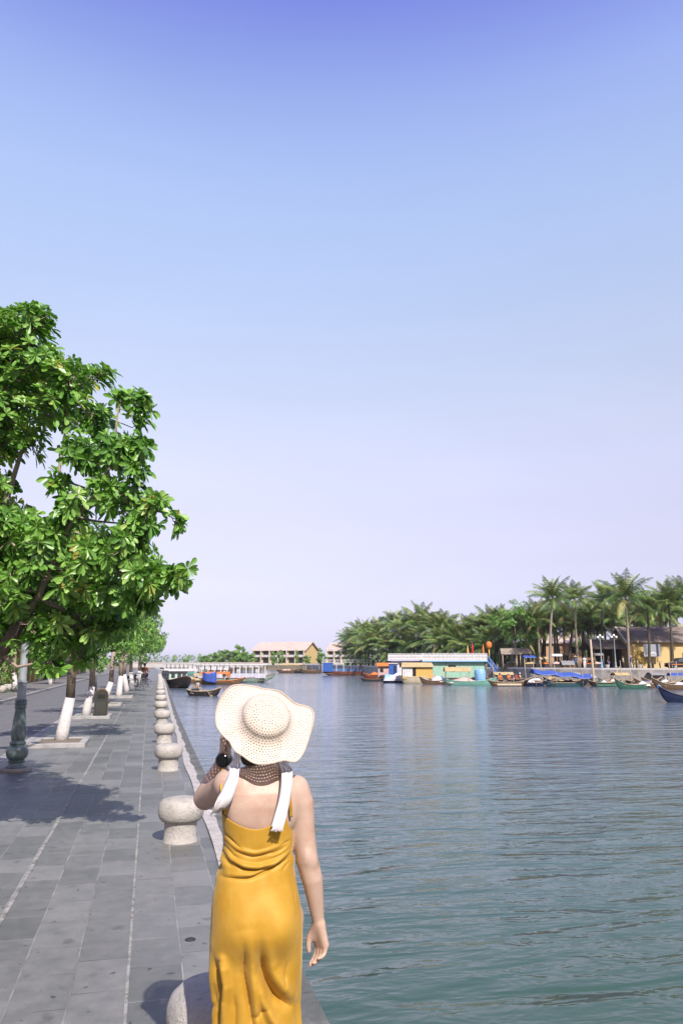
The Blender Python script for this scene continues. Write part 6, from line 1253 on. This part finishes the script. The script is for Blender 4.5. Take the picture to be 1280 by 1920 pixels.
# ------------------------------------------------------------------ the street on the left
fr = [(20, 9, OCHRE), (29.5, 8, PYEL), (38, 9, OCHRE), (47.5, 8, mat('weathered_wood_front', (.10,.07,.045,1), .8, .3, 2)), (56, 9, OCHRE), (65.5, 8, PYEL), (74, 9, WHITEP), (83.5, 9, OCHRE), (93, 10, WHITEP), (103.5, 10, PYEL), (114, 12, WHITEP)]
names = ['ochre shop house nearest the left edge behind the trees', 'pale yellow shop house second along the street', 'ochre shop house with dark open doors third along the street', 'dark wooden fronted shop house in deep shade', 'ochre pillared house beside the wooden fronted shop', 'pale yellow shop house past the ochre pillared house', 'white shop house before the last ochre one', 'last ochre shop house along the street', 'white house far along the street', 'pale yellow house far along the street', 'white house at the far end of the street']
for (y, w, m), lab in zip(fr, names):
    h = thing('shop_house', lab, 'house', (-9.62, y+w/2, .05), R(90), 'shop houses along the street')   # local -y faces the road
    ops = []
    MB().box(-w/2+.02, w/2-.02, .9, 9, 0, 5.6).build('wall', m, h)
    mb = MB(); mb.grid([[(x, -.9, 5.35), (x, 4.9, 8.0), (x, 10, 5.35)] for x in (-w/2, w/2)]); o = mb.build('roof', ROOFT, h); o.modifiers.new('s', 'SOLIDIFY').thickness = .18
    n = 3
    for k in range(n+1): x = -w/2+.3+(w-.6)*k/n; MB().box(x-.2, x+.2, -.25, .15, 0, 2.75).build('pillar', m if m is not WHITEP else WHITEP, h)
    mb = MB(); mb.grid([[(x, -.8, 2.75), (x, .9, 3.5)] for x in (-w/2+.05, w/2-.05)]); o = mb.build('veranda_roof', ROOFT, h); o.modifiers.new('s', 'SOLIDIFY').thickness = .12
    for k in range(n):
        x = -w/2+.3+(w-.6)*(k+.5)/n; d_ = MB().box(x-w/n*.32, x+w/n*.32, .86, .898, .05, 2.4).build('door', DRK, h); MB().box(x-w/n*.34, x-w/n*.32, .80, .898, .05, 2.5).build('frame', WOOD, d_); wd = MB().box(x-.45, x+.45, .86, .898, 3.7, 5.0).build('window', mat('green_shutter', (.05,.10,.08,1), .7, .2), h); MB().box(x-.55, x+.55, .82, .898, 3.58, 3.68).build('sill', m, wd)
PB = 'parked bikes on the promenade'
def gp(px, py): q_ = G(px, py); return (q_[0], q_[1], 0)
p = gp(229, 1287); mbike('red motorbike with a rider in red standing beyond the litter bin', p, R(100), SHR); figure('rider in a red shirt sitting on the red motorbike', (p[0], p[1], .48), R(10), SHR, SHK, 'sit', 'cap')
p = gp(246, 1289); mbike('dark motorbike parked behind the leaning whitewashed tree', p, R(60), SHK, PB)
def bicycle(label, loc, rz, m):
    r = thing('bicycle', label, 'bicycle', loc, rz, PB); mb = MB(); [mb.tube(q_, .016, 6) for q_ in ([(-.5,0,.34),(-.1,0,.33),(-.2,0,.85)], [(-.1,0,.33),(.38,0,.72),(-.18,0,.72)], [(.52,0,.34),(.36,0,.95)])]; mb.build('frame', m, r, True)
    for x in (-.5, .52):
        w_ = MB(); w_.grid([[(x+(.32+.02*math.cos(b_))*math.cos(a_), .02*math.sin(b_), .34+(.32+.02*math.cos(b_))*math.sin(a_)) for b_ in [2*math.pi*j/6 for j in range(6)]] for a_ in [2*math.pi*k/24 for k in range(25)]], True); wh = w_.build('wheel', GREYC, r, True)
        m2 = MB(); [m2.tube([(x, 0, .34), (x+.31*math.cos(a_), 0, .34+.31*math.sin(a_))], .006, 3) for a_ in [2*math.pi*k/14 for k in range(14)]]; m2.build('spokes', GRY, wh)
    MB().tube([(-.32,0,.88),(-.2,0,.90),(-.08,0,.87)], [.05,.06,.03], 8, flat=.5).build('saddle', BLK, r, True); MB().tube([(.30,-.28,1.0),(.37,0,.97),(.30,.28,1.0)], .016, 6).build('handlebar', GRY, r, True); return r
bicycle('grey bicycle parked at the front of the group beyond the trees', gp(262, 1295), R(25), GRY); bicycle('dark bicycle parked just behind the grey one', gp(256, 1291), R(40), BLK)
p = gp(270, 1284); mbike('dark motorbike carrying the person in red-brown', p, R(75), SHK, PB); figure('person in a red-brown shirt sitting on a motorbike behind the parked bicycles', (p[0], p[1], .48), R(-15), REDP, SHK, 'sit', None)
for px, Y, lab, s in ((8, 41, 'bamboo-like potted plant in the shade at the left edge', 1.0), (20, 44, 'tall potted plant against the dark shop front at the left', 1.3)):
    p = P(px, 1241, Y+YO); g = np.random.default_rng(px); u = thing('potted_plant', lab, 'plant', (p[0], p[1], .09)); MB().lathe([(.001,0),(.2,0),(.28,.4),(.24,.4),(.001,.35)], 16).build('pot', STONE, u, True); cc_ = g.normal(0, 1, (70, 3))*np.array([.3, .3, .55*s])+np.array([0, 0, 1.3*s]); V, F_, T = leaf_mesh(cc_, g.normal(0, 1, cc_.shape)+np.array([0, 0, .4]), 6, .24, False, 3); leaf_obj('foliage', V, F_, T, u)
    mb = MB(); [mb.tube([(0, 0, .35), (.1*math.cos(k), .1*math.sin(k), 1.0*s), (.25*math.cos(k), .25*math.sin(k), 1.6*s)], [.02, .016, .008], 5) for k in range(6)]; mb.build('stems', POLE, u, True)
# ------------------------------------------------------------------ the river air
hz = bpy.data.materials.new('river_haze'); hz.use_nodes = True; t = NT(hz); t.n.remove(t.n['Principled BSDF']); pv = t.new('ShaderNodeVolumePrincipled'); pv.inputs['Density'].default_value = .00020; pv.inputs['Color'].default_value = (.93, .92, .97, 1); pv.inputs['Anisotropy'].default_value = .2
t.link(pv.outputs[0], t.n['Material Output'].inputs['Volume'])
tag(MB().box(-6100, 6100, -3100, 7100, -4.2, 24).build('haze', hz), kind='stuff')
